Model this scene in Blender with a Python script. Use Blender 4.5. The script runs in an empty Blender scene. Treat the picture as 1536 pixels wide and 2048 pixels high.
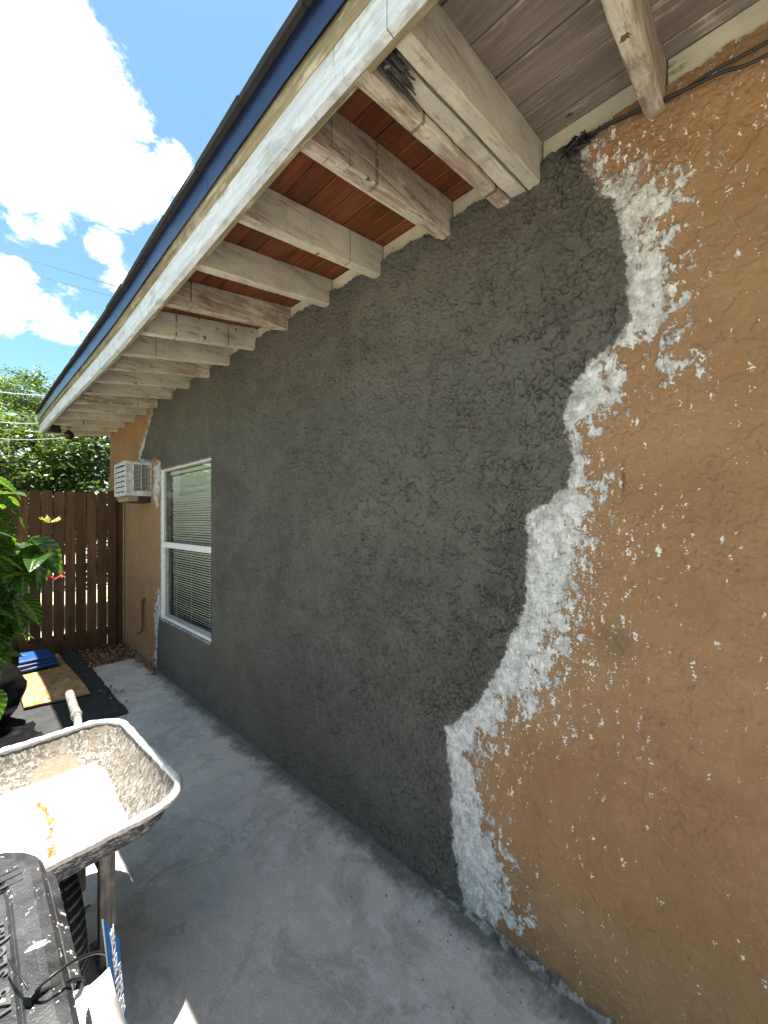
import bpy, bmesh, math, random
import numpy as np
from mathutils import Vector, Matrix, noise as mnoise
random.seed(7); rng = np.random.default_rng(7)
S = bpy.context.scene
C = S.collection

# ------------------------------------------------------------------ camera, world, sun, exposure
CAM = Vector((-1.327, 0.0, 1.5))
cd = bpy.data.cameras.new('camera'); cam = bpy.data.objects.new('camera', cd); C.objects.link(cam)
cd.sensor_fit = 'HORIZONTAL'; cd.sensor_width = 36; cd.lens = 36*800/1536; cd.shift_y = 16/1536
cd.clip_start = 0.03; cd.clip_end = 500
cam.location = CAM; cam.rotation_euler = (math.radians(90), 0, -math.atan2(834, 800))
S.camera = cam
S.view_settings.view_transform = 'Standard'; S.view_settings.look = 'None'
S.view_settings.gamma = 1; S.view_settings.use_curve_mapping = False
S.view_settings.exposure = 2.03
SUN = Vector((.037, .16, 1)).normalized()
ld = bpy.data.lights.new('sun', 'SUN'); ld.energy = 5.0; ld.angle = math.radians(.53); ld.color = (1, .95, .87)
sun = bpy.data.objects.new('sun', ld); C.objects.link(sun)
sun.rotation_euler = (SUN).to_track_quat('Z', 'Y').to_euler(); sun.location = (0, 0, 8)

TH = math.atan2(834, 800)
def ray(px, py):                                   # photo pixel -> world direction, used only while measuring
    xr = px-768
    return Vector((math.sin(TH)*800+math.cos(TH)*xr, math.cos(TH)*800-math.sin(TH)*xr, 1040-py))
def at_y(px, py, y): r = ray(px, py); return CAM + r*(y/r.y)
def at_z(px, py, z): r = ray(px, py); return CAM + r*((z-CAM.z)/r.z)

# ------------------------------------------------------------------ node helpers
class N:
    def __init__(s, tree): s.t = tree; s.t.nodes.clear()
    def n(s, typ, ins=None, **props):
        nd = s.t.nodes.new(typ)
        for k, v in props.items(): setattr(nd, k, v)
        for k, v in (ins or {}).items(): s.set(nd, k, v)
        return nd
    def set(s, nd, k, v):
        sock = nd.inputs[k]
        if isinstance(v, bpy.types.NodeSocket): s.t.links.new(v, sock)
        elif isinstance(v, bpy.types.Node): s.t.links.new(v.outputs[0], sock)
        else:
            if hasattr(sock.default_value, '__len__') and not hasattr(v, '__len__'): v = [v]*len(sock.default_value)
            if sock.type == 'RGBA' and len(v) == 3: v = (*v, 1)
            sock.default_value = v
    def m(s, op, a, b=0.0, c=None, clamp=False):
        ins = {0: a, 1: b}
        if c is not None: ins[2] = c
        return s.n('ShaderNodeMath', ins, operation=op, use_clamp=clamp).outputs[0]
    def v(s, op, a, b=(0, 0, 0)):
        nd = s.n('ShaderNodeVectorMath', {0: a, 1: b}, operation=op)
        return nd.outputs['Value'] if op in ('DISTANCE', 'DOT_PRODUCT', 'LENGTH') else nd.outputs[0]
    def noise(s, vec, scale, detail=3, rough=.5, dist=0, out=0):
        return s.n('ShaderNodeTexNoise', {'Vector': vec, 'Scale': scale, 'Detail': detail, 'Roughness': rough, 'Distortion': dist}).outputs[out]
    def vor(s, vec, scale, feature='F1', out=0, rand=1):
        return s.n('ShaderNodeTexVoronoi', {'Vector': vec, 'Scale': scale, 'Randomness': rand}, feature=feature).outputs[out]
    def mr(s, x, a, b, c=0, d=1, smooth=True):
        return s.n('ShaderNodeMapRange', {0: x, 1: a, 2: b, 3: c, 4: d}, interpolation_type='SMOOTHSTEP' if smooth else 'LINEAR').outputs[0]
    def mix(s, f, a, b, blend='MIX'):
        nd = s.n('ShaderNodeMix', data_type='RGBA', blend_type=blend)
        s.set(nd, 0, f); s.set(nd, 6, a); s.set(nd, 7, b)
        return nd.outputs[2]
    def obj(s): return s.n('ShaderNodeTexCoord').outputs['Object']
    def rnd(s): return s.n('ShaderNodeObjectInfo').outputs['Random']
    def mapv(s, vec, scale=(1, 1, 1), loc=(0, 0, 0)):
        return s.n('ShaderNodeMapping', {'Vector': vec, 'Scale': scale, 'Location': loc}).outputs[0]
    def attr(s, name): return s.n('ShaderNodeAttribute', attribute_name=name).outputs['Fac']
    def bump(s, h, dist, strength=1, normal=None):
        ins = {'Height': h, 'Distance': dist, 'Strength': strength}
        if normal: ins['Normal'] = normal
        return s.n('ShaderNodeBump', ins).outputs[0]
    def out(s, col, rough=.8, normal=None, metallic=0, spec=.5, extra=None):
        ins = {'Base Color': col, 'Roughness': rough, 'Metallic': metallic, 'Specular IOR Level': spec}
        if normal is not None: ins['Normal'] = normal
        ins.update(extra or {})
        p = s.n('ShaderNodeBsdfPrincipled', ins)
        s.t.links.new(p.outputs[0], s.n('ShaderNodeOutputMaterial').inputs[0])
        return p
def mat(name):
    m = bpy.data.materials.new(name); m.use_nodes = True
    return m, N(m.node_tree)

# ------------------------------------------------------------------ sky with cumulus clouds
w = bpy.data.worlds.new('World'); S.world = w; w.use_nodes = True
g = N(w.node_tree)
sky = g.n('ShaderNodeTexSky', sky_type='NISHITA', sun_disc=False)
sky.sun_elevation = math.asin(SUN.z); sky.sun_rotation = math.atan2(SUN.x, SUN.y)
sky.air_density = 1.0; sky.dust_density = .35; sky.ozone_density = 1.6
dirv = g.v('NORMALIZE', g.n('ShaderNodeTexCoord').outputs['Generated'])
def blob(px, py, r, squash=1.0):
    d = ray(px, py).normalized()
    return g.m('SUBTRACT', 1.0, g.m('DIVIDE', g.v('DISTANCE', dirv, tuple(d)), r))
CL = [(30, 190, .165, .9), (-60, 230, .15, .9), (150, 240, .12, .9), (200, 320, .10, .8), (100, 85, .085, .8), (290, 375, .060, .6), (340, 350, .05, .55), (-120, 160, .16, .9), (60, 315, .085, .8), (250, 250, .05, .5),
      (30, 585, .056, .62), (110, 628, .052, .55), (-25, 605, .055, .6), (48, 455, .040, .42), (85, 470, .034, .42), (205, 492, .036, .42), (248, 556, .040, .42), (165, 645, .03, .35)]
acc = None
for b in CL:
    k = g.m('MULTIPLY', blob(*b[:3]), b[3]); acc = k if acc is None else g.m('MAXIMUM', acc, k)
n1 = g.noise(g.mapv(dirv, (1, 1, 1.5)), 13, 10, .68, .3)
n2 = g.noise(dirv, 1.7, 3, .5)
elsewhere = g.mr(n2, .43, .56, -.6, .35)                 # cumulus over the unseen rest of the dome, cover raised to whiten shade light
far = g.m('SUBTRACT', 1.0, g.mr(g.v('DISTANCE', dirv, tuple(ray(150, 350).normalized())), .55, .8, 1, 0))
field = g.m('MAXIMUM', acc, g.m('SUBTRACT', elsewhere, g.m('MULTIPLY', g.m('SUBTRACT', 1.0, far), 2.0)))
dens = g.m('ADD', field, g.m('MULTIPLY', g.m('SUBTRACT', n1, .5), 1.35))
mask = g.mr(dens, .02, .30)
zc = g.n('ShaderNodeSeparateXYZ', {0: dirv}).outputs[2]
mask = g.m('MULTIPLY', mask, g.mr(zc, .0, .1))
skyc = g.mix(1.0, sky.outputs[0], (.80, 1.01, .90), 'MULTIPLY')
ccol = g.mix(g.mr(n1, .3, .6), (6.7, 6.9, 7.05), (7.6, 7.65, 7.6))
final = g.mix(mask, skyc, ccol)
bg = g.n('ShaderNodeBackground', {'Color': final, 'Strength': .064})
g.t.links.new(bg.outputs[0], g.n('ShaderNodeOutputWorld').inputs[0])

# ------------------------------------------------------------------ mesh helpers
class MB:
    def __init__(s): s.v = []; s.f = []; s.mi = []
    def add(s, vs, fs, mi=0):
        o = len(s.v); s.v += [tuple(p) for p in vs]; s.f += [tuple(i+o for i in f) for f in fs]; s.mi += [mi]*len(fs); return s
    def box(s, a, b, mi=0, M=None):
        x0, y0, z0 = a; x1, y1, z1 = b
        vs = [(x0,y0,z0),(x1,y0,z0),(x1,y1,z0),(x0,y1,z0),(x0,y0,z1),(x1,y0,z1),(x1,y1,z1),(x0,y1,z1)]
        if M is not None: vs = [M @ Vector(p) for p in vs]
        return s.add(vs, [(0,3,2,1),(4,5,6,7),(0,1,5,4),(1,2,6,5),(2,3,7,6),(3,0,4,7)], mi)
    def tube(s, pts, r, n=8, mi=0, caps=True):
        pts = [Vector(p) for p in pts]; rs = r if hasattr(r, '__len__') else [r]*len(pts)
        rings = []; up = None
        for i, p in enumerate(pts):
            d = (pts[min(i+1, len(pts)-1)] - pts[max(i-1, 0)]).normalized()
            if up is None: up = d.orthogonal().normalized()
            up = (up - d*up.dot(d)).normalized(); sd = d.cross(up)
            rings.append([p + (up*math.cos(t)+sd*math.sin(t))*rs[i] for t in [2*math.pi*k/n for k in range(n)]])
        vs = [q for R in rings for q in R]; fs = []
        for i in range(len(pts)-1):
            for k in range(n): fs.append((i*n+k, i*n+(k+1) % n, (i+1)*n+(k+1) % n, (i+1)*n+k))
        if caps: fs += [tuple(range(n-1, -1, -1)), tuple((len(pts)-1)*n+k for k in range(n))]
        return s.add(vs, fs, mi)
    def loft(s, rings, mi=0, closed=True, cap0=False, cap1=False):
        n = len(rings[0]); vs = [q for R in rings for q in R]; fs = []
        for i in range(len(rings)-1):
            for k in range(n if closed else n-1): fs.append((i*n+k, i*n+(k+1) % n, (i+1)*n+(k+1) % n, (i+1)*n+k))
        if cap0: fs.append(tuple(range(n-1, -1, -1)))
        if cap1: fs.append(tuple((len(rings)-1)*n+k for k in range(n)))
        return s.add(vs, fs, mi)
    def build(s, name, mats, parent=None, smooth=False, bevel=0, seg=2):
        me = bpy.data.meshes.new(name); me.from_pydata(s.v, [], s.f)
        for m in (mats if isinstance(mats, (list, tuple)) else [mats]): me.materials.append(m)
        me.polygons.foreach_set('material_index', s.mi)
        if bevel:
            bm = bmesh.new(); bm.from_mesh(me); bmesh.ops.remove_doubles(bm, verts=bm.verts, dist=1e-5)
            bmesh.ops.bevel(bm, geom=bm.edges[:], offset=bevel, segments=seg, affect='EDGES', profile=.6, clamp_overlap=True)
            bm.to_mesh(me); bm.free()
        if smooth: me.polygons.foreach_set('use_smooth', [True]*len(me.polygons))
        me.update()
        return link(name, me, parent)
def link(name, me, parent=None):
    o = bpy.data.objects.new(name, me); C.objects.link(o)
    if parent: o.parent = parent
    return o
def thing(name, label, cat, loc=(0, 0, 0), rz=0, group=None):
    o = bpy.data.objects.new(name, None); C.objects.link(o); o.empty_display_size = .1
    o.location = loc; o.rotation_euler = (0, 0, rz)
    return tag(o, label, cat, group)
def tag(o, label, cat, group=None):
    o['label'] = label; o['category'] = cat
    if group: o['group'] = group
    return o
def struct(o): o['kind'] = 'structure'; return o
def rrect(cx, cy, hx, hy, r, n=6):                   # rounded rectangle outline, counter-clockwise
    P = []
    for qx, qy, a0 in ((1, 1, 0), (-1, 1, 90), (-1, -1, 180), (1, -1, 270)):
        for k in range(n+1):
            a = math.radians(a0+90*k/n); P.append((cx+qx*(hx-r)+r*math.cos(a), cy+qy*(hy-r)+r*math.sin(a)))
    return P
def nz(x, y, z=0.0): return mnoise.noise(Vector((x, y, z)))

# ------------------------------------------------------------------ materials
def m_simple(name, col, rough=.6, metallic=0, var=.15, scale=20, bumpd=0, spec=.5):
    m, t = mat(name); c = t.obj(); f = t.noise(c, scale, 5, .6)
    col2 = tuple(x*(1-var*2) for x in col)
    nrm = t.bump(t.noise(c, scale*6, 3), bumpd) if bumpd else None
    t.out(t.mix(t.mr(f, .3, .7), col2, col), rough, nrm, metallic, spec); return m

def m_stucco():
    m, t = mat('stucco'); c = t.obj()
    sand = t.noise(c, 330, 3, .75); lump = t.noise(c, 95, 4, .65)
    G0 = t.attr('grey'); W0 = t.attr('white'); DN = t.attr('spatter')
    edge = t.m('MULTIPLY', t.m('SUBTRACT', t.noise(c, 60, 4, .68, .5), .5), .03)
    ge_ = t.m('ADD', G0, edge)
    smear = t.m('MULTIPLY', t.mr(ge_, -.035, .004), t.mr(t.noise(t.mapv(c, (1, 1, .6)), 30, 4, .7), .40, .60))
    G = t.m('MAXIMUM', t.mr(ge_, -.003, .009), t.m('MULTIPLY', smear, .55))
    hh = t.m('ADD', t.m('MULTIPLY', lump, .16), t.m('MULTIPLY', sand, .34))
    # ---- colours
    gv = t.noise(c, 4.5, 5, .6); gs = t.noise(c, 60, 4, .7)
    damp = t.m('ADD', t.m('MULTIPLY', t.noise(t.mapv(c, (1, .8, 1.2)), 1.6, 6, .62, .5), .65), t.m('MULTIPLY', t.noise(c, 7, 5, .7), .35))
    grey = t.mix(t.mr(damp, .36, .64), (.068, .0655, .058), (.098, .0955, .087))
    sweep = t.noise(t.v('ADD', t.mapv(c, (1, 3.2, 11)), t.v('MULTIPLY', t.n('ShaderNodeTexNoise', {'Vector': c, 'Scale': 2.2}).outputs['Color'], (4, 4, 4))), 1.5, 5, .6)
    grey = t.mix(t.m('MULTIPLY', t.mr(sweep, .56, .70), .22), grey, (.135, .13, .115))
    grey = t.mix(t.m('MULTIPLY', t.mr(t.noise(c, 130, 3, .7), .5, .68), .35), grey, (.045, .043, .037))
    grey = t.mix(t.m('MULTIPLY', t.mr(gs, .52, .72), .4), grey, (.13, .125, .112))
    grey = t.mix(t.m('MULTIPLY', t.mr(t.noise(t.mapv(c, (1, .6, 1)), 9, 6, .7), .56, .7), .4), grey, (.12, .115, .102))
    tv = t.noise(c, 3.3, 5, .62)
    tan = t.mix(t.mr(tv, .3, .7), (.215, .123, .062), (.268, .160, .083))
    tan = t.mix(t.m('MULTIPLY', t.mr(t.noise(t.mapv(c, (1, 1, .35)), 11, 6, .7), .58, .75), .4), tan, (.18, .09, .045))
    tan = t.mix(t.m('MULTIPLY', t.mr(t.noise(c, 75, 5, .7), .55, .75), .3), tan, (.43, .29, .20))
    tan = t.mix(t.m('MULTIPLY', t.mr(t.noise(t.mapv(c, (1, .8, 1.3)), 2.4, 7, .72, .6), .55, .72), .38), tan, (.36, .25, .155))
    tan = t.mix(t.m('MULTIPLY', t.mr(t.noise(c, 170, 3, .7), .54, .68), .35), tan, (.14, .07, .036))
    wv = t.noise(c, 30, 5, .7)
    white = t.mix(t.mr(wv, .35, .65), (.33, .33, .335), (.60, .60, .605))
    white = t.mix(t.m('MULTIPLY', t.mr(t.noise(t.mapv(c, (1, 1, .6)), 13, 6, .75), .52, .66), .75), white, (.22, .22, .22))
    white = t.mix(t.m('MULTIPLY', t.mr(t.noise(t.mapv(c, (1, 1.2, .18)), 60, 5, .7), .56, .68), .55), white, (.20, .17, .15))
    white = t.mix(t.m('MULTIPLY', t.mr(t.noise(c, 140, 3, .7), .56, .66), .6), white, (.17, .165, .16))
    # primer: solid inside, catching only the high spots of the texture towards its rim
    high = t.m('ADD', t.m('MULTIPLY', t.noise(t.mapv(c, (1, 1.0, .7)), 78, 5, .72, .6), .78), t.m('MULTIPLY', t.attr('relief'), .22))
    cov = t.m('ADD', t.m('MULTIPLY', W0, 9.0), t.m('MULTIPLY', t.m('SUBTRACT', high, .5), 3.4))
    cov = t.m('ADD', cov, t.m('MULTIPLY', t.m('SUBTRACT', t.noise(c, 13, 3), .5), 1.4))
    Wm = t.mr(cov, .0, .22)
    # spatter drops
    def drops(scale, lo, hi, off, thr):
        cc = t.n('ShaderNodeMapping', {'Vector': c, 'Rotation': (.6, 0, 0), 'Scale': (1, 1.35, .62), 'Location': off}).outputs[0]
        cc = t.v('ADD', cc, t.v('MULTIPLY', t.n('ShaderNodeTexNoise', {'Vector': c, 'Scale': 130, 'Detail': 2}).outputs['Color'], (.03, .03, .03)))
        vd = t.n('ShaderNodeTexVoronoi', {'Vector': cc, 'Scale': scale})
        rv = t.n('ShaderNodeSeparateColor', {0: vd.outputs['Color']})
        size = t.m('MULTIPLY', t.m('POWER', rv.outputs[1], 2.2), hi); size = t.m('ADD', size, lo)
        inside = t.m('LESS_THAN', vd.outputs['Distance'], size)
        keep = t.m('LESS_THAN', rv.outputs[0], t.m('MULTIPLY', DN, thr))
        return t.m('MULTIPLY', inside, keep)
    dr = t.m('MAXIMUM', drops(46, .10, .40, (0, 0, 0), .75), drops(95, .12, .42, (1, 2, 3), .75))
    dr = t.m('MAXIMUM', dr, drops(19, .04, .20, (4, 1, 2), .45))
    thin = t.mr(t.noise(t.mapv(c, (1, 1.3, .5)), 26, 6, .78, .4), .34, .48)
    scr = t.mr(W0, .0, .06)
    Wm = t.m('MULTIPLY', Wm, t.m('MAXIMUM', thin, scr))
    scf = t.m('MULTIPLY', t.mr(t.noise(t.n('ShaderNodeMapping', {'Vector': c, 'Rotation': (.5, 0, 0), 'Scale': (1, 6, 1.2)}).outputs[0], 7, 5, .7), .66, .71), t.mr(t.noise(c, 90, 4, .7), .46, .54))
    tan = t.mix(t.m('MULTIPLY', scf, .6), tan, (.50, .44, .38))
    sm = t.v('DISTANCE', t.v('MULTIPLY', t.v('ADD', c, t.v('MULTIPLY', t.n('ShaderNodeTexNoise', {'Vector': c, 'Scale': 12, 'Detail': 4}).outputs['Color'], (0, .06, .06))), (0, 1, .8)), (0, .355, .93))
    tan = t.mix(t.mr(sm, .0, .075, .55, 0), tan, (.12, .085, .06))
    dp1 = t.v('DISTANCE', t.v('MULTIPLY', t.v('ADD', c, t.v('MULTIPLY', t.n('ShaderNodeTexNoise', {'Vector': c, 'Scale': 40, 'Detail': 3}).outputs['Color'], (0, .008, .008))), (0, 1, .11)), (0, .307, .1785))
    tan = t.mix(t.mr(dp1, .002, .0075, .8, 0), tan, (.10, .05, .025))
    col = t.mix(Wm, tan, white)
    col = t.mix(t.m('MULTIPLY', dr, .9), col, (.62, .62, .60))
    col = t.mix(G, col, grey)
    # splashed cement dirt at the foot of the wall
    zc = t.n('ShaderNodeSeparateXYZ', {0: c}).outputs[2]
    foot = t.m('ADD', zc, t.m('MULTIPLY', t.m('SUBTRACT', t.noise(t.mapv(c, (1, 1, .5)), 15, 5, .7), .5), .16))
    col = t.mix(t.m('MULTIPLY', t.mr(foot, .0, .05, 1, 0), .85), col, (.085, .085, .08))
    hh = t.m('ADD', hh, t.m('MULTIPLY', Wm, .25)); hh = t.m('ADD', hh, t.m('MULTIPLY', dr, .4))
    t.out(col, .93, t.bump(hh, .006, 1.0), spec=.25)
    return m
def m_concrete():
    m, t = mat('concrete'); c = t.obj()
    a = t.noise(c, 1.7, 6, .62, .4); b = t.noise(c, 14, 6, .7); f = t.noise(c, 160, 4, .7)
    col = t.mix(t.mr(a, .3, .7), (.45, .41, .385), (.55, .51, .48))
    col = t.mix(t.m('MULTIPLY', t.mr(b, .5, .7), .45), col, (.54, .52, .51))
    streak = t.noise(t.mapv(c, (1, 7, 1)), 2.2, 6, .65)
    col = t.mix(t.m('MULTIPLY', t.mr(streak, .55, .75), .35), col, (.25, .24, .24))
    col = t.mix(t.m('MULTIPLY', t.mr(t.noise(c, 3.3, 8, .74, .8), .48, .62), .52), col, (.25, .23, .215))
    col = t.mix(t.m('MULTIPLY', t.mr(t.noise(t.mapv(c, (2, 1, 1)), 8, 7, .75, .3), .52, .62), .6), col, (.60, .575, .56))
    col = t.mix(t.m('MULTIPLY', t.mr(f, .50, .66), .40), col, (.22, .205, .19))
    col = t.mix(t.m('MULTIPLY', t.mr(t.noise(c, 230, 2, .6), .58, .68), .5), col, (.64, .62, .60))
    ck = t.noise(c, 1.1, 6, .6, .3)
    col = t.mix(t.m('MULTIPLY', t.mr(t.m('ABSOLUTE', t.m('SUBTRACT', ck, .56)), .0, .0022, 1, 0), .5), col, (.12, .11, .105))
    xx = t.n('ShaderNodeSeparateXYZ', {0: c}); X = xx.outputs[0]; Y = xx.outputs[1]
    # wet mortar washed out along the foot of the wall, and spilled spots
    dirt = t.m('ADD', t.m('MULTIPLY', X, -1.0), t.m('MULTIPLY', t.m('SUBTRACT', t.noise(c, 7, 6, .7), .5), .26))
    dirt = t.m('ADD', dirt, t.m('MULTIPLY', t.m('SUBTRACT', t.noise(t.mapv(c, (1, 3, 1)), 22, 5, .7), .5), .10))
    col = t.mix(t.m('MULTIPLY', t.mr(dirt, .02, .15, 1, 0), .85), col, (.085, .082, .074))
    col = t.mix(t.m('MULTIPLY', t.mr(t.noise(c, 5.5, 6, .72), .63, .74), .5), col, (.10, .10, .098))
    spk = t.n('ShaderNodeTexVoronoi', {'Vector': c, 'Scale': 55}); rr = t.n('ShaderNodeSeparateColor', {0: spk.outputs['Color']})
    sp = t.m('MULTIPLY', t.m('LESS_THAN', spk.outputs['Distance'], t.m('MULTIPLY', rr.outputs[1], .16)), t.m('LESS_THAN', rr.outputs[0], .10))
    col = t.mix(t.m('MULTIPLY', sp, .8), col, (.06, .06, .06))
    spk = t.n('ShaderNodeTexVoronoi', {'Vector': t.mapv(c, (1, 1, 1), (5, 3, 0)), 'Scale': 90}); rr = t.n('ShaderNodeSeparateColor', {0: spk.outputs['Color']})
    sp = t.m('MULTIPLY', t.m('LESS_THAN', spk.outputs['Distance'], t.m('MULTIPLY', rr.outputs[1], .14)), t.m('LESS_THAN', rr.outputs[0], .06))
    col = t.mix(t.m('MULTIPLY', sp, .8), col, (.6, .6, .6))
    # dusty boot-sole prints: little patches of waffle tread
    pv = t.n('ShaderNodeTexVoronoi', {'Vector': t.mapv(c, (1, .6, 1)), 'Scale': 3.2}); pr = t.n('ShaderNodeSeparateColor', {0: pv.outputs['Color']})
    pm = t.m('MULTIPLY', t.mr(pv.outputs['Distance'], .18, .28, 1, 0), t.m('LESS_THAN', pr.outputs[0], .55))
    wr = t.n('ShaderNodeTexWave', {'Vector': t.mapv(c, (1, 1, 1)), 'Scale': 34, 'Distortion': 1.2}); wr2 = t.n('ShaderNodeTexWave', {'Vector': c, 'Scale': 30, 'Distortion': 1}, bands_direction='Y')
    waf = t.m('MULTIPLY', wr.outputs['Fac'], wr2.outputs['Fac'])
    col = t.mix(t.m('MULTIPLY', t.m('MULTIPLY', pm, t.mr(waf, .35, .6)), .22), col, (.58, .56, .56))
    # scuffs
    sc = t.mr(t.noise(t.mapv(c, (6, 1.2, 1)), 6, 4, .6), .64, .70)
    col = t.mix(t.m('MULTIPLY', sc, .25), col, (.56, .54, .53))
    h = t.m('ADD', t.m('MULTIPLY', f, .5), b)
    t.out(col, .9, t.bump(h, .004), spec=.3); return m
def m_wood(name, a, b, axis='x', scale=1.0, paint=None, paintamt=.5, rough=.8, speck=.0, var=.25, bumpd=.002, runs=False):
    m, t = mat(name); c = t.obj(); r = t.rnd()
    off = t.n('ShaderNodeCombineXYZ', {0: t.m('MULTIPLY', r, 37), 1: t.m('MULTIPLY', r, 91), 2: t.m('MULTIPLY', r, 53)}).outputs[0]
    c2 = t.v('ADD', c, off)
    st = {'x': (.07, 1, 1), 'y': (1, .07, 1), 'z': (1, 1, .07)}[axis]
    gv = t.mapv(c2, st)
    grain = t.noise(gv, 60*scale, 6, .65, .6); broad = t.noise(t.mapv(c2, tuple(x*2 if x < 1 else 1 for x in st)), 11*scale, 4, .6, .5)
    blot = t.noise(c2, 5, 4, .6)
    col = t.mix(t.mr(t.m('ADD', t.m('MULTIPLY', grain, .55), t.m('MULTIPLY', broad, .45)), .36, .64), a, b)
    col = t.mix(t.m('MULTIPLY', t.mr(blot, .5, .75), .5), col, tuple(x*.55 for x in a))
    knot = t.vor(t.mapv(c2, tuple(.35 if x < 1 else 1 for x in st)), 5.5)
    col = t.mix(t.mr(knot, .05, .11, .75, 0), col, tuple(x*.35 for x in a))
    col = t.mix(t.m('MULTIPLY', r, var), col, tuple(x*.5 for x in a))
    h = grain
    if paint:
        worn = t.m('ADD', t.m('MULTIPLY', grain, .5), t.m('MULTIPLY', t.noise(c2, 7, 6, .7), .6))
        pm = t.mr(worn, .72-.42*paintamt, .86-.42*paintamt)
        pc = t.mix(t.mr(t.noise(c2, 3, 5, .65), .35, .7), tuple(x*.72 for x in paint), paint)
        # a little mildew and a few nail holes / scratches
        pc = t.mix(t.m('MULTIPLY', t.mr(t.noise(c2, 120, 3, .7), .62, .7), .5), pc, tuple(x*.35 for x in paint))
        col = t.mix(pm, col, pc); h = t.m('ADD', t.m('MULTIPLY', grain, .5), t.m('MULTIPLY', pm, .4))
    if runs:                                          # rusty vertical runs and saw marks across the face
        q1 = t.n('ShaderNodeSeparateXYZ', {0: c2}).outputs[0]
        rn = t.noise(t.n('ShaderNodeCombineXYZ', {0: q1, 1: t.m('MULTIPLY', r, 50)}).outputs[0], 26, 2, .5)
        line = t.m('MULTIPLY', t.mr(rn, .685, .70), t.mr(t.noise(c2, 22, 4, .7), .42, .50))
        col = t.mix(t.m('MULTIPLY', line, .8), col, (.09, .055, .03))
        peel = t.mr(t.m('ADD', t.noise(t.mapv(c2, (.13, 1, 1)), 34, 7, .75), t.m('MULTIPLY', t.noise(c2, 2.5, 3), .35)),   .80, .83)
        col = t.mix(t.m('MULTIPLY', peel, .85), col, t.mix(grain, (.10, .065, .04), (.26, .19, .13)))
        col = t.mix(t.m('MULTIPLY', t.mr(t.noise(t.mapv(c2, (1, 1, .10)), 38, 5, .7), .56, .70), .40), col, (.24, .19, .14))
        col = t.mix(t.m('MULTIPLY', t.mr(t.noise(t.mapv(c2, (.12, 1, 1)), 30, 6, .75), .50, .66), .55), col, (.27, .21, .155))
    if speck:
        sp = t.n('ShaderNodeTexVoronoi', {'Vector': t.v('ADD', c2, t.v('MULTIPLY', t.n('ShaderNodeTexNoise', {'Vector': c2, 'Scale': 60}).outputs['Color'], (.03, .03, .03))), 'Scale': 26}); rr = t.n('ShaderNodeSeparateColor', {0: sp.outputs['Color']})
        sm = t.m('MULTIPLY', t.m('LESS_THAN', sp.outputs['Distance'], t.m('MULTIPLY', rr.outputs[1], .3)), t.m('LESS_THAN', rr.outputs[0], speck))
        col = t.mix(t.m('MULTIPLY', sm, .85), col, (.03, .024, .018))
    t.out(col, rough, t.bump(h, bumpd), spec=.3); return m
def m_fascia():
    m, t = mat('fascia_paint'); c = t.obj()
    st = t.noise(t.mapv(c, (1, .12, 1)), 45, 5, .65); bl = t.noise(c, 9, 6, .7)
    col = t.mix(t.mr(st, .35, .65), (.42, .46, .51), (.56, .60, .64))
    col = t.mix(t.m('MULTIPLY', t.mr(bl, .54, .70), .5), col, (.36, .38, .38))
    col = t.mix(t.m('MULTIPLY', t.mr(t.noise(t.mapv(c, (1, .35, 1)), 16, 7, .75), .50, .64), .62), col, (.24, .25, .22))
    col = t.mix(t.m('MULTIPLY', t.mr(t.noise(t.mapv(c, (1, 1, .12)), 40, 4, .7), .60, .70), .45), col, (.16, .15, .11))
    sp = t.noise(c, 90, 4, .7); col = t.mix(t.m('MULTIPLY', t.mr(sp, .62, .70), .7), col, (.10, .09, .07))
    t.out(col, .55, t.bump(st, .001)); return m
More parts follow.
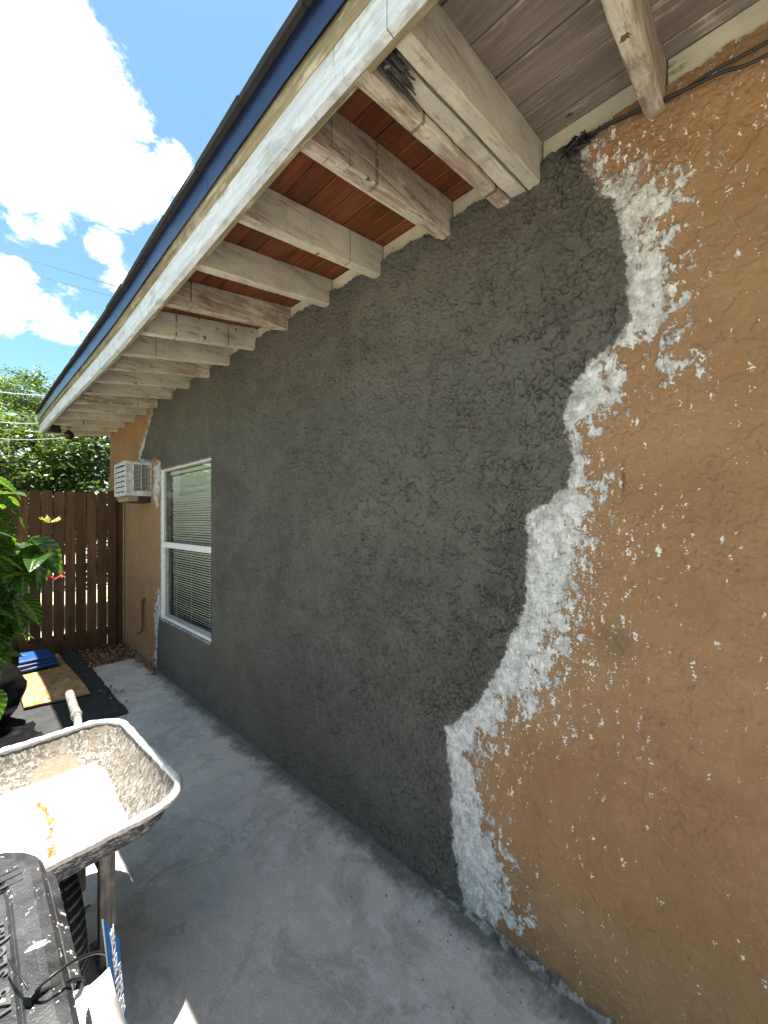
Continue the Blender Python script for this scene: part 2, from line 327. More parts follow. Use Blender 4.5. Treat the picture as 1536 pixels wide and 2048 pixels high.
def m_tray():
    m, t = mat('cement_crusted_steel'); c = t.obj()
    IN = t.attr('inner')
    a = t.noise(c, 55, 6, .72, 1.2); st = t.noise(t.mapv(c, (1, 1, .35)), 70, 6, .75, .8); bl = t.noise(c, 7, 5, .6)
    crust = t.mix(t.mr(st, .42, .66), (.07, .056, .04), (.34, .32, .28))
    crust = t.mix(t.m('MULTIPLY', t.mr(bl, .5, .64), .7), crust, (.15, .115, .075))
    FL = t.attr('floor')
    fl = t.mix(t.mr(a, .3, .6), (.62, .61, .58), (.78, .78, .77))
    fl = t.mix(t.m('MULTIPLY', t.mr(t.noise(c, 24, 5, .7), .60, .70), .6), fl, (.33, .29, .23))
    inn = t.mix(t.mr(t.m('ADD', FL, t.m('MULTIPLY', t.m('SUBTRACT', bl, .5), .8)), .35, .6), crust, fl)
    inn = t.mix(t.m('MULTIPLY', t.mr(t.noise(t.mapv(c, (1, .5, 1)), 11, 7, .75, .5), .56, .66), .65), inn, (.20, .165, .12))
    pt_ = t.v('DISTANCE', t.v('ADD', t.v('MULTIPLY', c, (1, 1, 1)), t.v('MULTIPLY', t.n('ShaderNodeTexNoise', {'Vector': c, 'Scale': 16, 'Detail': 5}).outputs['Color'], (.09, .09, .0))), (.165, .315, .52))
    inn = t.mix(t.mr(pt_, .075, .095, .85, 0), inn, t.mix(a, (.13, .10, .065), (.24, .19, .125)))
    # one rusty trickle on the floor
    RU = t.attr('rust'); rm = t.mr(t.m('ADD', RU, t.m('MULTIPLY', t.m('SUBTRACT', t.noise(c, 45, 6, .75), .5), 2.2)), .5, .75)
    inn = t.mix(rm, inn, t.mix(t.mr(a, .4, .6), (.20, .055, .006), (.42, .19, .035)))
    splash = t.mr(t.m('ADD', t.noise(t.mapv(c, (.5, .5, 1.3)), 75, 6, .78, .7), t.m('MULTIPLY', t.m('SUBTRACT', bl, .5), .35)), .50, .60)
    outc = t.mix(splash, (.016, .022, .042), (.36, .34, .31))
    zc = t.attr('rim')
    outc = t.mix(t.mr(t.m('ADD', zc, t.m('MULTIPLY', t.m('SUBTRACT', a, .5), .9)), .4, .6), outc, (.66, .65, .62))
    col = t.mix(IN, outc, inn)
    t.out(col, .7, t.bump(t.m('ADD', st, a), .005)); return m
def m_leaf(name, c1, c2, trans=.45, rough=.35, veins=False, gloss=.5):
    m, t = mat(name); r = t.rnd(); c = t.obj()
    v = t.noise(c, 3.1, 3); rr = t.attr('tint')
    col = t.mix(t.mr(t.m('ADD', t.m('MULTIPLY', v, .4), t.m('ADD', t.m('MULTIPLY', rr, .6), t.m('MULTIPLY', r, .25))), .2, .95), c1, c2)
    if veins:
        vn = t.attr('vein'); col = t.mix(t.m('MULTIPLY', vn, .8), col, tuple(min(1, x*2.6+.05) for x in c2))
    p = t.n('ShaderNodeBsdfPrincipled', {'Base Color': col, 'Roughness': rough, 'Specular IOR Level': gloss})
    tr = t.n('ShaderNodeBsdfTranslucent', {'Color': t.mix(1.0, col, (1.9, 1.75, .55), 'MULTIPLY')})
    mx = t.n('ShaderNodeMixShader', {0: trans, 1: p.outputs[0], 2: tr.outputs[0]})
    t.t.links.new(mx.outputs[0], t.n('ShaderNodeOutputMaterial').inputs[0]); return m
def m_glass():
    m, t = mat('window_glass')
    fc = t.n('ShaderNodeLayerWeight', {'Blend': .5}).outputs['Facing']
    fr = t.m('ADD', .06, t.m('MULTIPLY', t.m('POWER', fc, 4.5), .9))
    mx = t.n('ShaderNodeMixShader', {0: fr, 1: t.n('ShaderNodeBsdfTransparent', {'Color': (.88, .92, .9)}).outputs[0],
             2: t.n('ShaderNodeBsdfGlossy', {'Roughness': .03, 'Color': (1, 1, 1), 'Normal': t.bump(t.noise(t.obj(), 2.2, 2), .004)}).outputs[0]})
    t.t.links.new(mx.outputs[0], t.n('ShaderNodeOutputMaterial').inputs[0]); return m
def m_osb():
    m, t = mat('strand_board'); c = t.obj()
    cw = t.v('ADD', t.mapv(c, (1, .5, 1)), t.v('MULTIPLY', t.n('ShaderNodeTexNoise', {'Vector': c, 'Scale': 9, 'Detail': 3}).outputs['Color'], (.06, .06, 0)))
    vd = t.n('ShaderNodeTexVoronoi', {'Vector': cw, 'Scale': 26}); q = t.n('ShaderNodeSeparateColor', {0: vd.outputs['Color']})
    col = t.mix(q.outputs[0], (.26, .14, .065), (.47, .31, .16))
    col = t.mix(t.m('MULTIPLY', t.mr(t.noise(c, 8, 5, .7), .5, .7), .6), col, (.17, .09, .045))
    t.out(col, .85, t.bump(q.outputs[0], .0015), spec=.2); return m
def m_bin():
    m, t = mat('scuffed_black_plastic'); c = t.obj()
    scr = t.mr(t.noise(t.mapv(c, (5, 1, 1)), 26, 5, .7), .60, .68); sp = t.noise(c, 75, 5, .7)
    dust = t.noise(c, 10, 6, .7)
    col = t.mix(t.mr(dust, .35, .7), (.012, .012, .013), (.035, .035, .038))
    col = t.mix(t.m('MULTIPLY', scr, .35), col, (.16, .16, .165))
    col = t.mix(t.mr(sp, .62, .66), col, (.50, .49, .47))
    col = t.mix(t.mr(t.noise(c, 15, 4, .6, .6), .665, .685), col, (.70, .69, .66))
    t.out(col, t.mr(dust, .3, .7, .32, .55), t.bump(t.noise(c, 300, 3), .0006), spec=.5); return m

MS = m_stucco(); MC = m_concrete()
M_raft = m_wood('rafter_paint', (.24, .18, .13), (.40, .32, .24), 'x', 1, (.55, .51, .41), .80, .8, .05, .2, .003, True)
M_raftw = m_wood('rafter_worn', (.26, .19, .135), (.44, .35, .26), 'x', 1, (.54, .49, .39), .58, .8, .05, .25, .003, True)
M_red = m_wood('stained_board', (.095, .027, .008), (.20, .064, .020), 'y', 1, None, .5, .55, 0, .35, .001)
M_grey = m_wood('weathered_board', (.165, .135, .11), (.28, .235, .19), 'y', 1, (.52, .47, .38), .34, .85, .02, .3, .002)
M_cream = m_wood('cream_board', (.32, .27, .2), (.42, .36, .28), 'y', 1, (.62, .57, .45), .85, .8, .03, .2, .002)
M_frieze = m_wood('frieze_paint', (.16, .12, .08), (.25, .2, .14), 'y', 1, (.60, .57, .44), .9, .8, .16, .1, .002)
M_trim = m_wood('mossy_trim', (.13, .11, .06), (.25, .21, .13), 'y', 1, (.42, .38, .28), .40, .8, .03, .1, .002)
M_fence = m_wood('fence_wood', (.080, .037, .017), (.19, .095, .044), 'z', 1, None, .5, .8, .03, .75, .003)
M_fasc = m_fascia()
M_drip = m_simple('drip_metal', (.025, .034, .10), .28, .75, .12, 8)
M_shing = m_simple('asphalt_shingle', (.022, .022, .024), .95, 0, .2, 60, .004)
M_white = m_simple('white_paint', (.72, .73, .72), .45, 0, .08, 25)
M_alu = m_simple('mill_aluminium', (.42, .43, .43), .4, .6, .1, 20)
M_slat = m_simple('blind_slat', (.92, .92, .90), .5, 0, .04, 10)
M_dark = m_simple('dark_interior', (.035, .035, .033), .9, 0, .1, 5)
M_glass = m_glass()
M_ac = m_simple('ac_enamel', (.60, .61, .60), .5, 0, .26, 22)
M_black = m_simple('black_plastic', (.012, .012, .012), .4, 0, .2, 20)
M_rust = m_simple('rust', (.16, .045, .022), .85, 0, .25, 30)
M_wood0 = m_wood('plain_timber', (.20, .15, .10), (.33, .26, .18), 'y', 1, None)
M_tray = m_tray(); M_lip = m_simple('crusted_lip', (.72, .71, .68), .85, 0, .17, 55, .004)
M_crust = m_wood('crusted_metal', (.10, .095, .085), (.24, .23, .21), 'z', .8, (.40, .38, .34), .5, .8, .0, .1, .004)
M_rubber = m_simple('tyre_rubber', (.014, .014, .015), .75, 0, .25, 30, .0008)
M_tread = m_simple('dusty_tread_lit_text', (.10, .10, .10), .85, 0, .3, 30)
M_bin = m_bin()
M_bag = m_simple('bag_film', (.008, .008, .009), .22, 0, .2, 12)
M_felt = m_simple('roofing_felt', (.028, .029, .031), .8, 0, .3, 9, .006)
M_osb = m_osb()
M_tarp = m_simple('blue_tarp', (.012, .075, .30), .4, 0, .2, 25)
M_blue = m_simple('tag_blue', (.0, .16, .56), .35, 0, .03, 5)
M_card = m_simple('white_card', (.78, .78, .78), .5, 0, .02, 5)
M_print = m_simple('grey_print', (.16, .16, .2), .6, 0, .02, 5)
M_leaf = m_leaf('shrub_leaf', (.012, .038, .008), (.034, .085, .012), .5, .22, True, .5)
M_leafy = m_leaf('young_leaf', (.22, .25, .03), (.40, .36, .06), .4, .4)
M_flower = m_leaf('red_bract', (.16, .006, .008), (.30, .012, .012), .3, .5)
M_tl = [m_leaf('tree_leaf', (.032, .070, .013), (.10, .165, .025), .42, .42),
        m_leaf('tree_leaf_yellow', (.06, .10, .016), (.18, .23, .03), .45, .45),
        m_leaf('tree_leaf_dark', (.024, .052, .014), (.075, .13, .023), .38, .42)]
M_bark = m_wood('bark', (.10, .085, .07), (.22, .19, .16), 'z', .5, None)
M_twig = m_simple('green_stem', (.16, .17, .07), .6, 0, .2, 20)
M_litter = m_leaf('dry_leaf', (.10, .055, .03), (.30, .20, .12), .1, .8)
def m_soil(name, a, b, sc):
    m, t = mat(name); c = t.obj()
    col = t.mix(t.mr(t.noise(c, sc, 8, .7), .35, .65), a, b)
    t.out(col, .95, t.bump(t.noise(c, sc*6, 6, .7), .01), spec=.2); return m
M_soil = m_soil('soil', (.05, .038, .028), (.13, .10, .075), 8)
M_yard = m_soil('yard_ground', (.22, .21, .12), (.42, .38, .27), 2.5)
M_wire = m_simple('wire_sheath', (.03, .03, .03), .5, 0, .1, 5)
M_wirel = m_simple('pale_cable', (.5, .5, .48), .5, 0, .1, 5)
M_peel = m_simple('crumbled_mortar', (.34, .33, .31), .95, 0, .42, 28, .006)
M_kraft = m_simple('cable_black', (.01, .01, .01), .5, 0, .1, 5)

# ------------------------------------------------------------------ ground
def sheet(name, x0, x1, y0, y1, z, m, nx=1, ny=1, dz=0):
    b = MB(); vs = []; fs = []
    for j in range(ny+1):
        for i in range(nx+1):
            x = x0+(x1-x0)*i/nx; y = y0+(y1-y0)*j/ny
            vs.append((x, y, z+(nz(x*2, y*2, 3)*dz if dz else 0)))
    for j in range(ny):
        for i in range(nx): k = j*(nx+1)+i; fs.append((k, k+1, k+nx+2, k+nx+1))
    return b.add(vs, fs).build(name, m)
struct(sheet('ground', -150, 150, -150, 150, -.10, M_yard))
struct(sheet('soil_bed', -3.2, .25, 4.93, 6.6, -.045, M_soil, 40, 20, .03))
# concrete patio: two pours with a shallow dirty joint between them
def slab(y0a, y0b, y1a, y1b):                        # y at x=0.15 and at x=-2.6 for near and far edge
    b = MB(); xs = (.15, -3.6)  # unseen outer part widened to bounce more sunlight onto wall and eave
    def yy(x, a, c): return a+(c-a)*(.15-x)/3.75
    vs = []
    for z in (-.09, -.006, 0):
        i = .004 if z == 0 else 0
        vs += [(.15, yy(.15, y0a, y0b)+i, z), (.15, yy(.15, y1a, y1b)-i, z), (-3.6+i, yy(-3.6, y1a, y1b)-i, z), (-3.6+i, yy(-3.6, y0a, y0b)+i, z)]
    fs = [(8, 9, 10, 11)]
    for r in (0, 4):
        for k in range(4): fs.append((r+k, r+4+k, r+4+(k+1) % 4, r+(k+1) % 4))
    return struct(b.add(vs, fs).build('patio_slab', MC))
slab(-6, -6, 2.222, 2.86); slab(2.226, 2.864, 4.96, 5.0)

# ------------------------------------------------------------------ house
house = thing('house', 'tan stucco bungalow wall with a wide grey cement patch and open white-painted rafters', 'house')
H = house
WIN = (3.124, 4.296, .522, 2.0)                     # window opening: y0 y1 z0 z1
# --- wall sheet with painted-on regions carried as vertex distances
def sdf(poly, P):
    poly = np.array(poly); n = len(poly); d = np.full(len(P), 1e9); ins = np.zeros(len(P), bool)
    for i in range(n):
        a = poly[i]; b = poly[(i+1) % n]; e = b-a; q = P-a
        t = np.clip((q@e)/max(e@e, 1e-12), 0, 1); d = np.minimum(d, np.hypot(*(q-t[:, None]*e).T))
        cond = (a[1] > P[:, 1]) != (b[1] > P[:, 1])
        xint = (b[0]-a[0])*(P[:, 1]-a[1])/(b[1]-a[1]+1e-12)+a[0]
        ins ^= cond & (P[:, 0] < xint)
    return np.where(ins, d, -d)
right_edge = [(.45, 2.80), (.416, 2.613), (.36, 2.50), (.313, 2.439), (.30, 2.33), (.285, 2.222), (.281, 2.076), (.313, 2.014), (.387, 1.99), (.438, 1.91),
              (.469, 1.772), (.431, 1.712), (.454, 1.595), (.584, 1.517), (.584, 1.347), (.584, 1.228), (.675, .983), (.776, .809),
              (.922, .662), (.898, .473), (.886, .223), (.841, .037), (.80, -.2)]
left_edge = [(4.47, -.2), (4.44, .04), (4.40, .35), (4.37, .52), (4.30, .55), (4.27, 1.2), (4.27, 1.95), (4.31, 2.07), (4.50, 2.12), (4.62, 2.11),
             (4.98, 2.17), (4.86, 2.30), (4.72, 2.45), (4.55, 2.60), (4.50, 2.80)]
grey_poly = right_edge+left_edge
white_polys = [
    [(.42, 2.66), (.30, 2.53), (.20, 2.45), (.12, 2.41), (.17, 2.36), (.22, 2.33), (.18, 2.25), (.165, 2.14), (.162, 2.0), (.175, 1.95), (.25, 2.0), (.31, 2.0),
     (.30, 1.88), (.335, 1.80), (.42, 1.77), (.40, 1.68), (.35, 1.60), (.375, 1.50), (.41, 1.42), (.43, 1.30), (.44, 1.18), (.48, 1.08), (.51, .99), (.56, .90), (.66, .82), (.72, .70),
     (.80, .60), (.78, .52), (.755, .44), (.68, .32), (.64, .20), (.60, .10), (.72, .02), (.9, -.1), (1.0, .3), (1.0, .7), (.8, 1.0), (.7, 1.3), (.65, 1.6), (.5, 2.0), (.4, 2.3)],
    [(.155, 1.905), (.20, 1.90), (.205, 1.925), (.18, 1.945), (.155, 1.935)],
    [(4.50, 2.75), (4.60, 2.60), (4.80, 2.44), (4.95, 2.34), (5.10, 2.19), (5.02, 2.10), (4.6, 2.05), (4.70, 2.3)],
    [(4.31, 2.10), (4.52, 2.06), (4.56, 1.80), (4.48, 1.62), (4.40, 1.66), (4.34, 1.80)],
    [(4.30, .80), (4.42, .78), (4.50, .55), (4.47, .30), (4.53, .08), (4.56, -.1), (4.35, -.1), (4.33, .4)]]
def perlin(x, y, seed):
    r = np.random.default_rng(seed); pt = r.permutation(4096); ga = r.uniform(0, 2*np.pi, 4096); gx, gy = np.cos(ga), np.sin(ga)
    xi = np.floor(x).astype(int); yi = np.floor(y).astype(int); xf = x-xi; yf = y-yi
    f = lambda t: t*t*t*(t*(t*6-15)+10)
    u, v = f(xf), f(yf)
    def gr(ix, iy, dx, dy): h = pt[(pt[ix & 4095]+iy) & 4095]; return gx[h]*dx+gy[h]*dy
    a = gr(xi, yi, xf, yf); b = gr(xi+1, yi, xf-1, yf); c = gr(xi, yi+1, xf, yf-1); d = gr(xi+1, yi+1, xf-1, yf-1)
    return (a+(b-a)*u)*(1-v)+(c+(d-c)*u)*v
def fbm(x, y, seed, o=3, g=.5): return sum(perlin(x*2**k, y*2**k, seed+k)*g**k for k in range(o))
def sst(x, a, b): t = np.clip((x-a)/(b-a), 0, 1); return t*t*(3-2*t)
ys = np.unique(np.round(np.concatenate([np.arange(-4, -.05, .05), np.arange(-.05, .7, .003), np.arange(.7, 1.6, .0036), np.arange(1.6, 3.1, .0055), np.arange(3.1, 5.1, .012), np.arange(5.1, 6.34, .03), [6.34, WIN[0], WIN[1]]]), 4))
ys = np.array([y for y in ys if y in (WIN[0], WIN[1]) or min(abs(y-WIN[0]), abs(y-WIN[1])) > .003])
zs = np.unique(np.round(np.concatenate([np.arange(-.08, 0, .02), np.arange(0, 2.685, .0036), [WIN[2], WIN[3], 2.69]]), 4))
zs = np.array([z for z in zs if z in (WIN[2], WIN[3]) or min(abs(z-WIN[2]), abs(z-WIN[3])) > .0025])
YY, ZZ = np.meshgrid(ys, zs, indexing='ij'); P = np.stack([YY.ravel(), ZZ.ravel()], 1)
def sdf_fast(poly):                                  # distances on a 1.5 cm lattice, read back bilinearly
    ly = np.arange(-4, 6.36, .015); lz = np.arange(-.1, 2.72, .015); a, b = np.meshgrid(ly, lz, indexing='ij')
    D_ = sdf(poly, np.stack([a.ravel(), b.ravel()], 1)).reshape(a.shape)
    fy = np.clip((P[:, 0]+4)/.015, 0, len(ly)-1.001); fz = np.clip((P[:, 1]+.1)/.015, 0, len(lz)-1.001); iy = fy.astype(int); iz = fz.astype(int); fy -= iy; fz -= iz
    return D_[iy, iz]*(1-fy)*(1-fz)+D_[iy+1, iz]*fy*(1-fz)+D_[iy, iz+1]*(1-fy)*fz+D_[iy+1, iz+1]*fy*fz
gd = sdf_fast(grey_poly)
wd = np.max([sdf_fast(p) for p in white_polys], 0)
spat = .032*np.ones(len(P))
near = np.exp(-np.maximum(-wd, 0)/.10)
spat += np.where(P[:, 0] < 2, near*np.interp(P[:, 1], [0, .3, .7, .85, 1.4, 1.55, 2.0, 2.4, 2.7], [.25, .2, .45, 1.3, 1.3, .4, .2, .3, .5]), 0)
spat += np.where(P[:, 0] < 2, .12*np.interp(P[:, 1], [2.25, 2.6], [0, 1]), 0)
# ---- trowelled relief as real geometry
u, v_ = P[:, 0], P[:, 1]
wu = u+.016*fbm(u*17, v_*17, 11, 3)+.006*perlin(u*60, v_*60, 14); wv = v_+.016*fbm(u*17, v_*17, 21, 3)+.006*perlin(u*60, v_*60, 24)
f1 = fbm(wu*15, wv*13, 31, 4, .55); f2 = fbm(wu*34, wv*30, 41, 3, .55); f3 = fbm(wu*22, wv*19, 51, 3); f4 = fbm(u*75, v_*70, 61, 2)
patch = sst(fbm(u*2.3, v_*2.3, 71, 3), -.25, .30)
fine = np.interp(v_, [0, .9, 1.4, 2.7], [1, .9, .35, .3])
isl = sst(f1, -.10, -.045); is2 = sst(f2, -.06, .0)
crack = 1-sst(np.abs(f3), .015, .085)
crack2 = 1-sst(np.abs(f1-.2), .012, .07)
pit = sst(f4, .16, .24)
ol1 = 1-sst(np.abs(f1+.075), .010, .055); ol2 = 1-sst(np.abs(f2+.03), .015, .10)
relg = isl*.0040+is2*.0016*(1-.5*patch) - crack*.0105*patch*sst(fbm(u*9, v_*9, 72, 2), -.15, .15) - crack2*.006*(1-patch) - ol1*.0095*sst(fbm(u*8, v_*8, 73, 2), -.32, .0) - ol2*.0075*fine*sst(fbm(u*6, v_*6, 74, 2), -.2, .1) - pit*.006*fine + .0006*perlin(u*120, v_*120, 81)
t1 = fbm(wu*20+7, wv*18+3, 131, 4, .55); t3 = fbm(wu*27+5, wv*24, 151, 3)
relt = sst(t1, -.08, -.01)*.0020 - (1-sst(np.abs(t1+.05), .012, .07))* .0024*sst(fbm(u*7, v_*7, 172, 2), -.1, .2) - (1-sst(np.abs(t3), .012, .07))*.0030*sst(fbm(u*3, v_*3, 171, 2), -.1, .25) + .0009*perlin(u*110, v_*110, 83)+.0010*fbm(u*40, v_*40, 91, 2)
big = .006*fbm(u*2.6, v_*2.6, 101, 3)
ge = gd+.022*fbm(u*16, v_*16, 7, 5, .62)+.012*perlin(u*75, v_*75, 8)+.016*fbm(u*6.5, v_*6.5, 9, 2)-.004
ss = sst(ge, -.004, .012)
rel = relg*ss+relt*(1-ss)
XX = -.004 - .006*ss - big - rel
rl01 = np.clip((isl*.6+is2*.4)*ss+(1-ss)*np.clip(.5+t1*1.5, 0, 1), 0, 1)
gd = gd*.35+ge*.65
top = .016*fbm(u*12, u*0+1.7, 5, 3)+.006*fbm(u*60, u*0+9, 6, 2)
ZV = P[:, 1].copy(); tm = P[:, 1] > 2.63; ZV[tm] += top[tm]*(P[:, 1][tm]-2.63)/.06
nzs = len(zs)
ii, jj = np.meshgrid(np.arange(len(ys)-1), np.arange(nzs-1), indexing='ij')
hole = (ys[ii] >= WIN[0]-1e-6) & (ys[ii+1] <= WIN[1]+1e-6) & (zs[jj] >= WIN[2]-1e-6) & (zs[jj+1] <= WIN[3]+1e-6)
a_ = (ii*nzs+jj)[~hole].ravel(); gridfaces = np.stack([a_, a_+1, a_+nzs+1, a_+nzs], 1)
gridverts = np.stack([XX, P[:, 0], ZV], 1)
verts = []; faces = []; gl, wl, sl = [], [], []
def extra(vs, fs, gv=-1.0, wv=-1.0, sv=.0):
    o = len(verts); verts.extend(vs); faces.extend([tuple(k+o for k in f) for f in fs])
    gl.extend([gv]*len(vs)); wl.extend([wv]*len(vs)); sl.extend([sv]*len(vs))
y0, y1, z0, z1 = WIN; e = -.012; dp = .085
for (a, b, gv) in (((y0, z0), (y0, z1), 1.0), ((y0, z1), (y1, z1), 1.0), ((y1, z1), (y1, z0), -1.0), ((y1, z0), (y0, z0), 1.0)):
    extra([(e, a[0], a[1]), (dp, a[0], a[1]), (dp, b[0], b[1]), (e, b[0], b[1])], [(0, 1, 2, 3)], gv, .2 if gv < 0 else -1)
# far gable end and its corner
extra([(-.006, 6.34, -.08), (9, 6.34, -.08), (9, 6.34, 3.6), (4.5, 6.34, 3.75), (.0, 6.34, 2.76), (-.006, 6.34, 2.69)], [(0, 1, 2, 3, 4, 5)], -1, -1, .03)
faces_np = np.concatenate([gridfaces, ], 0); nv0 = len(gridverts)
loops = np.concatenate([faces_np.ravel(), np.array([k+nv0 for f in faces for k in f])]).astype(np.int32)
tot = np.array([4]*len(faces_np)+[len(f) for f in faces], dtype=np.int32); st = np.concatenate([[0], np.cumsum(tot)[:-1]]).astype(np.int32)
allv = np.concatenate([gridverts, np.array(verts)], 0).astype(np.float32)
me = bpy.data.meshes.new('wall'); me.vertices.add(len(allv)); me.loops.add(len(loops)); me.polygons.add(len(tot))
me.vertices.foreach_set('co', allv.ravel()); me.loops.foreach_set('vertex_index', loops); me.polygons.foreach_set('loop_start', st)
me.update(calc_edges=True); me.validate(); me.materials.append(MS)
for nm, dat in (('grey', np.concatenate([gd, gl])), ('white', np.concatenate([wd, wl])), ('spatter', np.concatenate([spat, sl])), ('relief', np.concatenate([rl01, np.zeros(len(gl))]))):
    me.attributes.new(nm, 'FLOAT', 'POINT').data.foreach_set('value', dat.astype(np.float32))
me.polygons.foreach_set('use_smooth', [True]*(len(me.polygons)-5)+[False]*5)
wall = link('wall', me, H)
# core behind the render so no light leaks, with the room behind the window
core = MB()
core.box((.09, -4, -.1), (.2, y0-.02, 2.6)).box((.09, y1+.02, -.1), (.2, 6.3, 2.6)).box((.09, y0-.02, -.1), (.2, y1+.02, z0-.02)).box((.09, y0-.02, z1+.02), (.2, y1+.02, 2.6))
core.box((2.4, 1.5, 0), (2.5, 6.0, 2.6)).box((.2, 1.4, 0), (2.5, 1.5, 2.6)).box((.2, 6.0, 0), (2.5, 6.1, 2.6)).box((.2, 1.4, -.1), (2.5, 6.1, 0)).box((.2, 1.4, 2.6), (2.5, 6.1, 2.66))
core.build('inner_wall', M_dark, H)

# --- eave
def zf(y): return float(np.interp(y, [-4.5, .5, .9, 2.1, 2.74, 3.44, 5, 6.4], [2.53, 2.53, 2.538, 2.512, 2.497, 2.508, 2.54, 2.552]))
XE = -.702
def deck(x, y): return zf(y)+.14+(.085+(2.54-zf(y)))*(x-XE)/(-XE)       # underside of the roof boards
def rafter(y, wd_=.042, dpt=.14, m=None, name='rafter', tipz=0, seed=0, x0=XE+.002, x1=.12, label=None, wob=.002, drop=0):
    b = MB(); n = 12; rings = []
    for k in range(n+1):
        x = x0+(x1-x0)*k/n
        zt = deck(x, y)-.001; zb = zt-dpt+drop+tipz*(1-k/n)
        j = [wob*nz(x*9, seed+q*7.3, y*3) for q in range(6)]; c = .004
        rings.append([(x, y+j[0]+c, zb+j[1]), (x, y+j[2], zb+c+j[1]), (x, y+j[2], zt), (x, y+wd_+j[3], zt), (x, y+wd_+j[3], zb+c+j[4]), (x, y+wd_+j[5]-c, zb+j[4])])
    o = b.loft([R[::-1] for R in rings], cap0=True, cap1=True).build(name, m or M_raft, H)
    if label: o['label'] = label
    return o
rafter(.203, .045, .14, M_raftw, seed=1)
rafter(.545, .042, .145, M_raft, seed=2)
rafter(.698-.045, .045, .15, M_raftw, seed=4, tipz=-.006)
# the cracked ply between them, split and bowed along its length, rotten at the tip
b = MB(); rings = []
for k in range(29):
    x = -.655+(.10+.655)*k/28; s_ = 1-k/28
    ya = .5935+.010*nz(x*7, 2)*s_+.006*s_; yb = .6475-.016*s_*abs(nz(x*6, 8))-.002*nz(x*25, 3)
    zt = deck(x, .62)-.002; zb = zt-.143+.012*nz(x*5, 9)+.006*nz(x*21, 4)+.012*s_*s_
    rings.append([(x, yb, zb+.006), (x, yb, zt), (x, ya, zt), (x, ya, zb)])
o = b.loft(rings, cap0=True, cap1=True).build('rafter', M_raft, H); o['label'] = 'split and rotten middle rafter of the triple'
b = MB()
for k in range(46):                                   # charred splinters at its rotten end
    x = -.69+random.random()*.10; y = .60+random.random()*.045; z = deck(x, y)-.145+random.random()*.035
    L = .03+random.random()*.06
    b.tube([(x, y, z), (x+L*.5, y+random.uniform(-.004, .004), z+random.uniform(-.006, .004)), (x+L, y+random.uniform(-.006, .006), z+random.uniform(-.006, .012))], [.003, .0022, .0006], 4)
o = b.build('rotten_splinter', M_dark, H); o['kind'] = 'stuff'
ry = [.905, 1.285, 1.655, 2.05, 2.44, 2.80, 3.16, 3.56, 3.97, 4.38, 4.78, 5.19, 5.60, 5.95]
for i, y in enumerate(ry):
    rafter(y, .044+random.uniform(-.003, .004), .14+random.uniform(-.006, .006), M_raftw if i in (0, 3, 6, 9) else M_raft, seed=10+i, wob=.003)
rafter(6.285, .045, .15, M_raft, seed=40)
for y in (-.2, -.6, -1.0, -1.5, -2, -2.5, -3): rafter(y, seed=50+int(y*10))
# doubled plies seen as a stepped lower edge under some rafters
for i, y in ((1, 1.331), (2, 1.702), (0, .951)): rafter(y, .018, .125, M_raft, 'rafter_ply', seed=70+i)
# roof boards
def board_row(ya, yb, wd_, m, xs0=XE+.004, xs1=.10):
    x = xs0; i = 0
    while x < xs1:
        x2 = min(x+wd_*random.uniform(.94, 1.06), xs1+.05)
        b = MB(); n = max(2, int((yb-ya)/.35)); rings = []; ez = random.uniform(0, .0035)
        for k in range(n+1):
            y = ya+(yb-ya)*k/n; za = deck(x+.0022, y)+ez; zb = deck(x2-.0022, y)+ez
            rings.append([(x+.0022, y, za+.003), (x+.0052, y, za), (x2-.0052, y, zb), (x2-.0022, y, zb+.003), (x2-.0022, y, zb+.018), (x+.0022, y, za+.018)])
        b.loft(rings, cap0=True, cap1=True).build('roof_board', m, H); x = x2; i += 1
board_row(-4, .62, .135, M_grey); board_row(.623, 2.82, .094, M_red); board_row(2.823, 6.33, .12, M_cream)
# frieze boards between rafters, just behind the ragged top of the render
edges = [-4, -3, -2.5, -2, -1.5, -1.0, -.6, -.2]; fy = [(-.155, .20), (.25, .543), (.70, .903)]
cur = .951
for y in ry[1:]+[6.28]: fy.append((cur, y-.002)); cur = y+.046
for a, b_ in fy+[(-4, -.205)]:
    z2 = deck(0, (a+b_)/2)-.003+.0
    MB().box((.004+random.uniform(0, .004), a+.003, 2.58), (.04, b_-.003, z2-.0005)).build('frieze_board', M_frieze, H)
# fascia, trim, drip edge in lengths, following the sag of the eave
def strip(name, m, prof, ya, yb, step=.12, wob=.0015, parent=H):
    b = MB(); n = max(2, int((yb-ya)/step)); rings = []
    for k in range(n+1):
        y = ya+(yb-ya)*k/n
        rings.append([(px_+wob*nz(y*2.3, i*3.1), y, zf(y)+pz+wob*nz(y*2.9, i*5.7, 4)) for i, (px_, pz) in enumerate(prof)])
    return b.loft(rings, cap0=True, cap1=True).build(name, m, parent)
fp = [(-.722, -.010), (-.702, -.012), (-.7025, .150), (-.722, .150)]
for a, b_ in ((-4.5, .57), (.573, 2.055), (2.058, 4.39), (4.393, 6.36)): strip('fascia_board', M_fasc, fp, a, b_)
lip = [(-.7015, -.0145), (-.688, -.0145), (-.688, .006), (-.7015, .006)]
for a, b_ in ((-4.5, 1.66), (1.663, 6.33)): strip('fascia_lip', M_trim, lip, a, b_)
tp = [(-.733, .094), (-.7235, .090), (-.7235, .140), (-.733, .140)]
for a, b_ in ((-4.5, 1.30), (1.302, 3.7), (3.702, 6.365)): strip('trim_board', M_trim, tp, a, b_)
dp_ = [(-.743, .128), (-.741, .127), (-.7375, .236), (-.7385, .238)]
for a, b_ in ((-4.5, 1.42), (1.422, 3.42), (3.424, 6.37)): strip('drip_edge', M_drip, dp_, a, b_, wob=.002)
y = -4.5
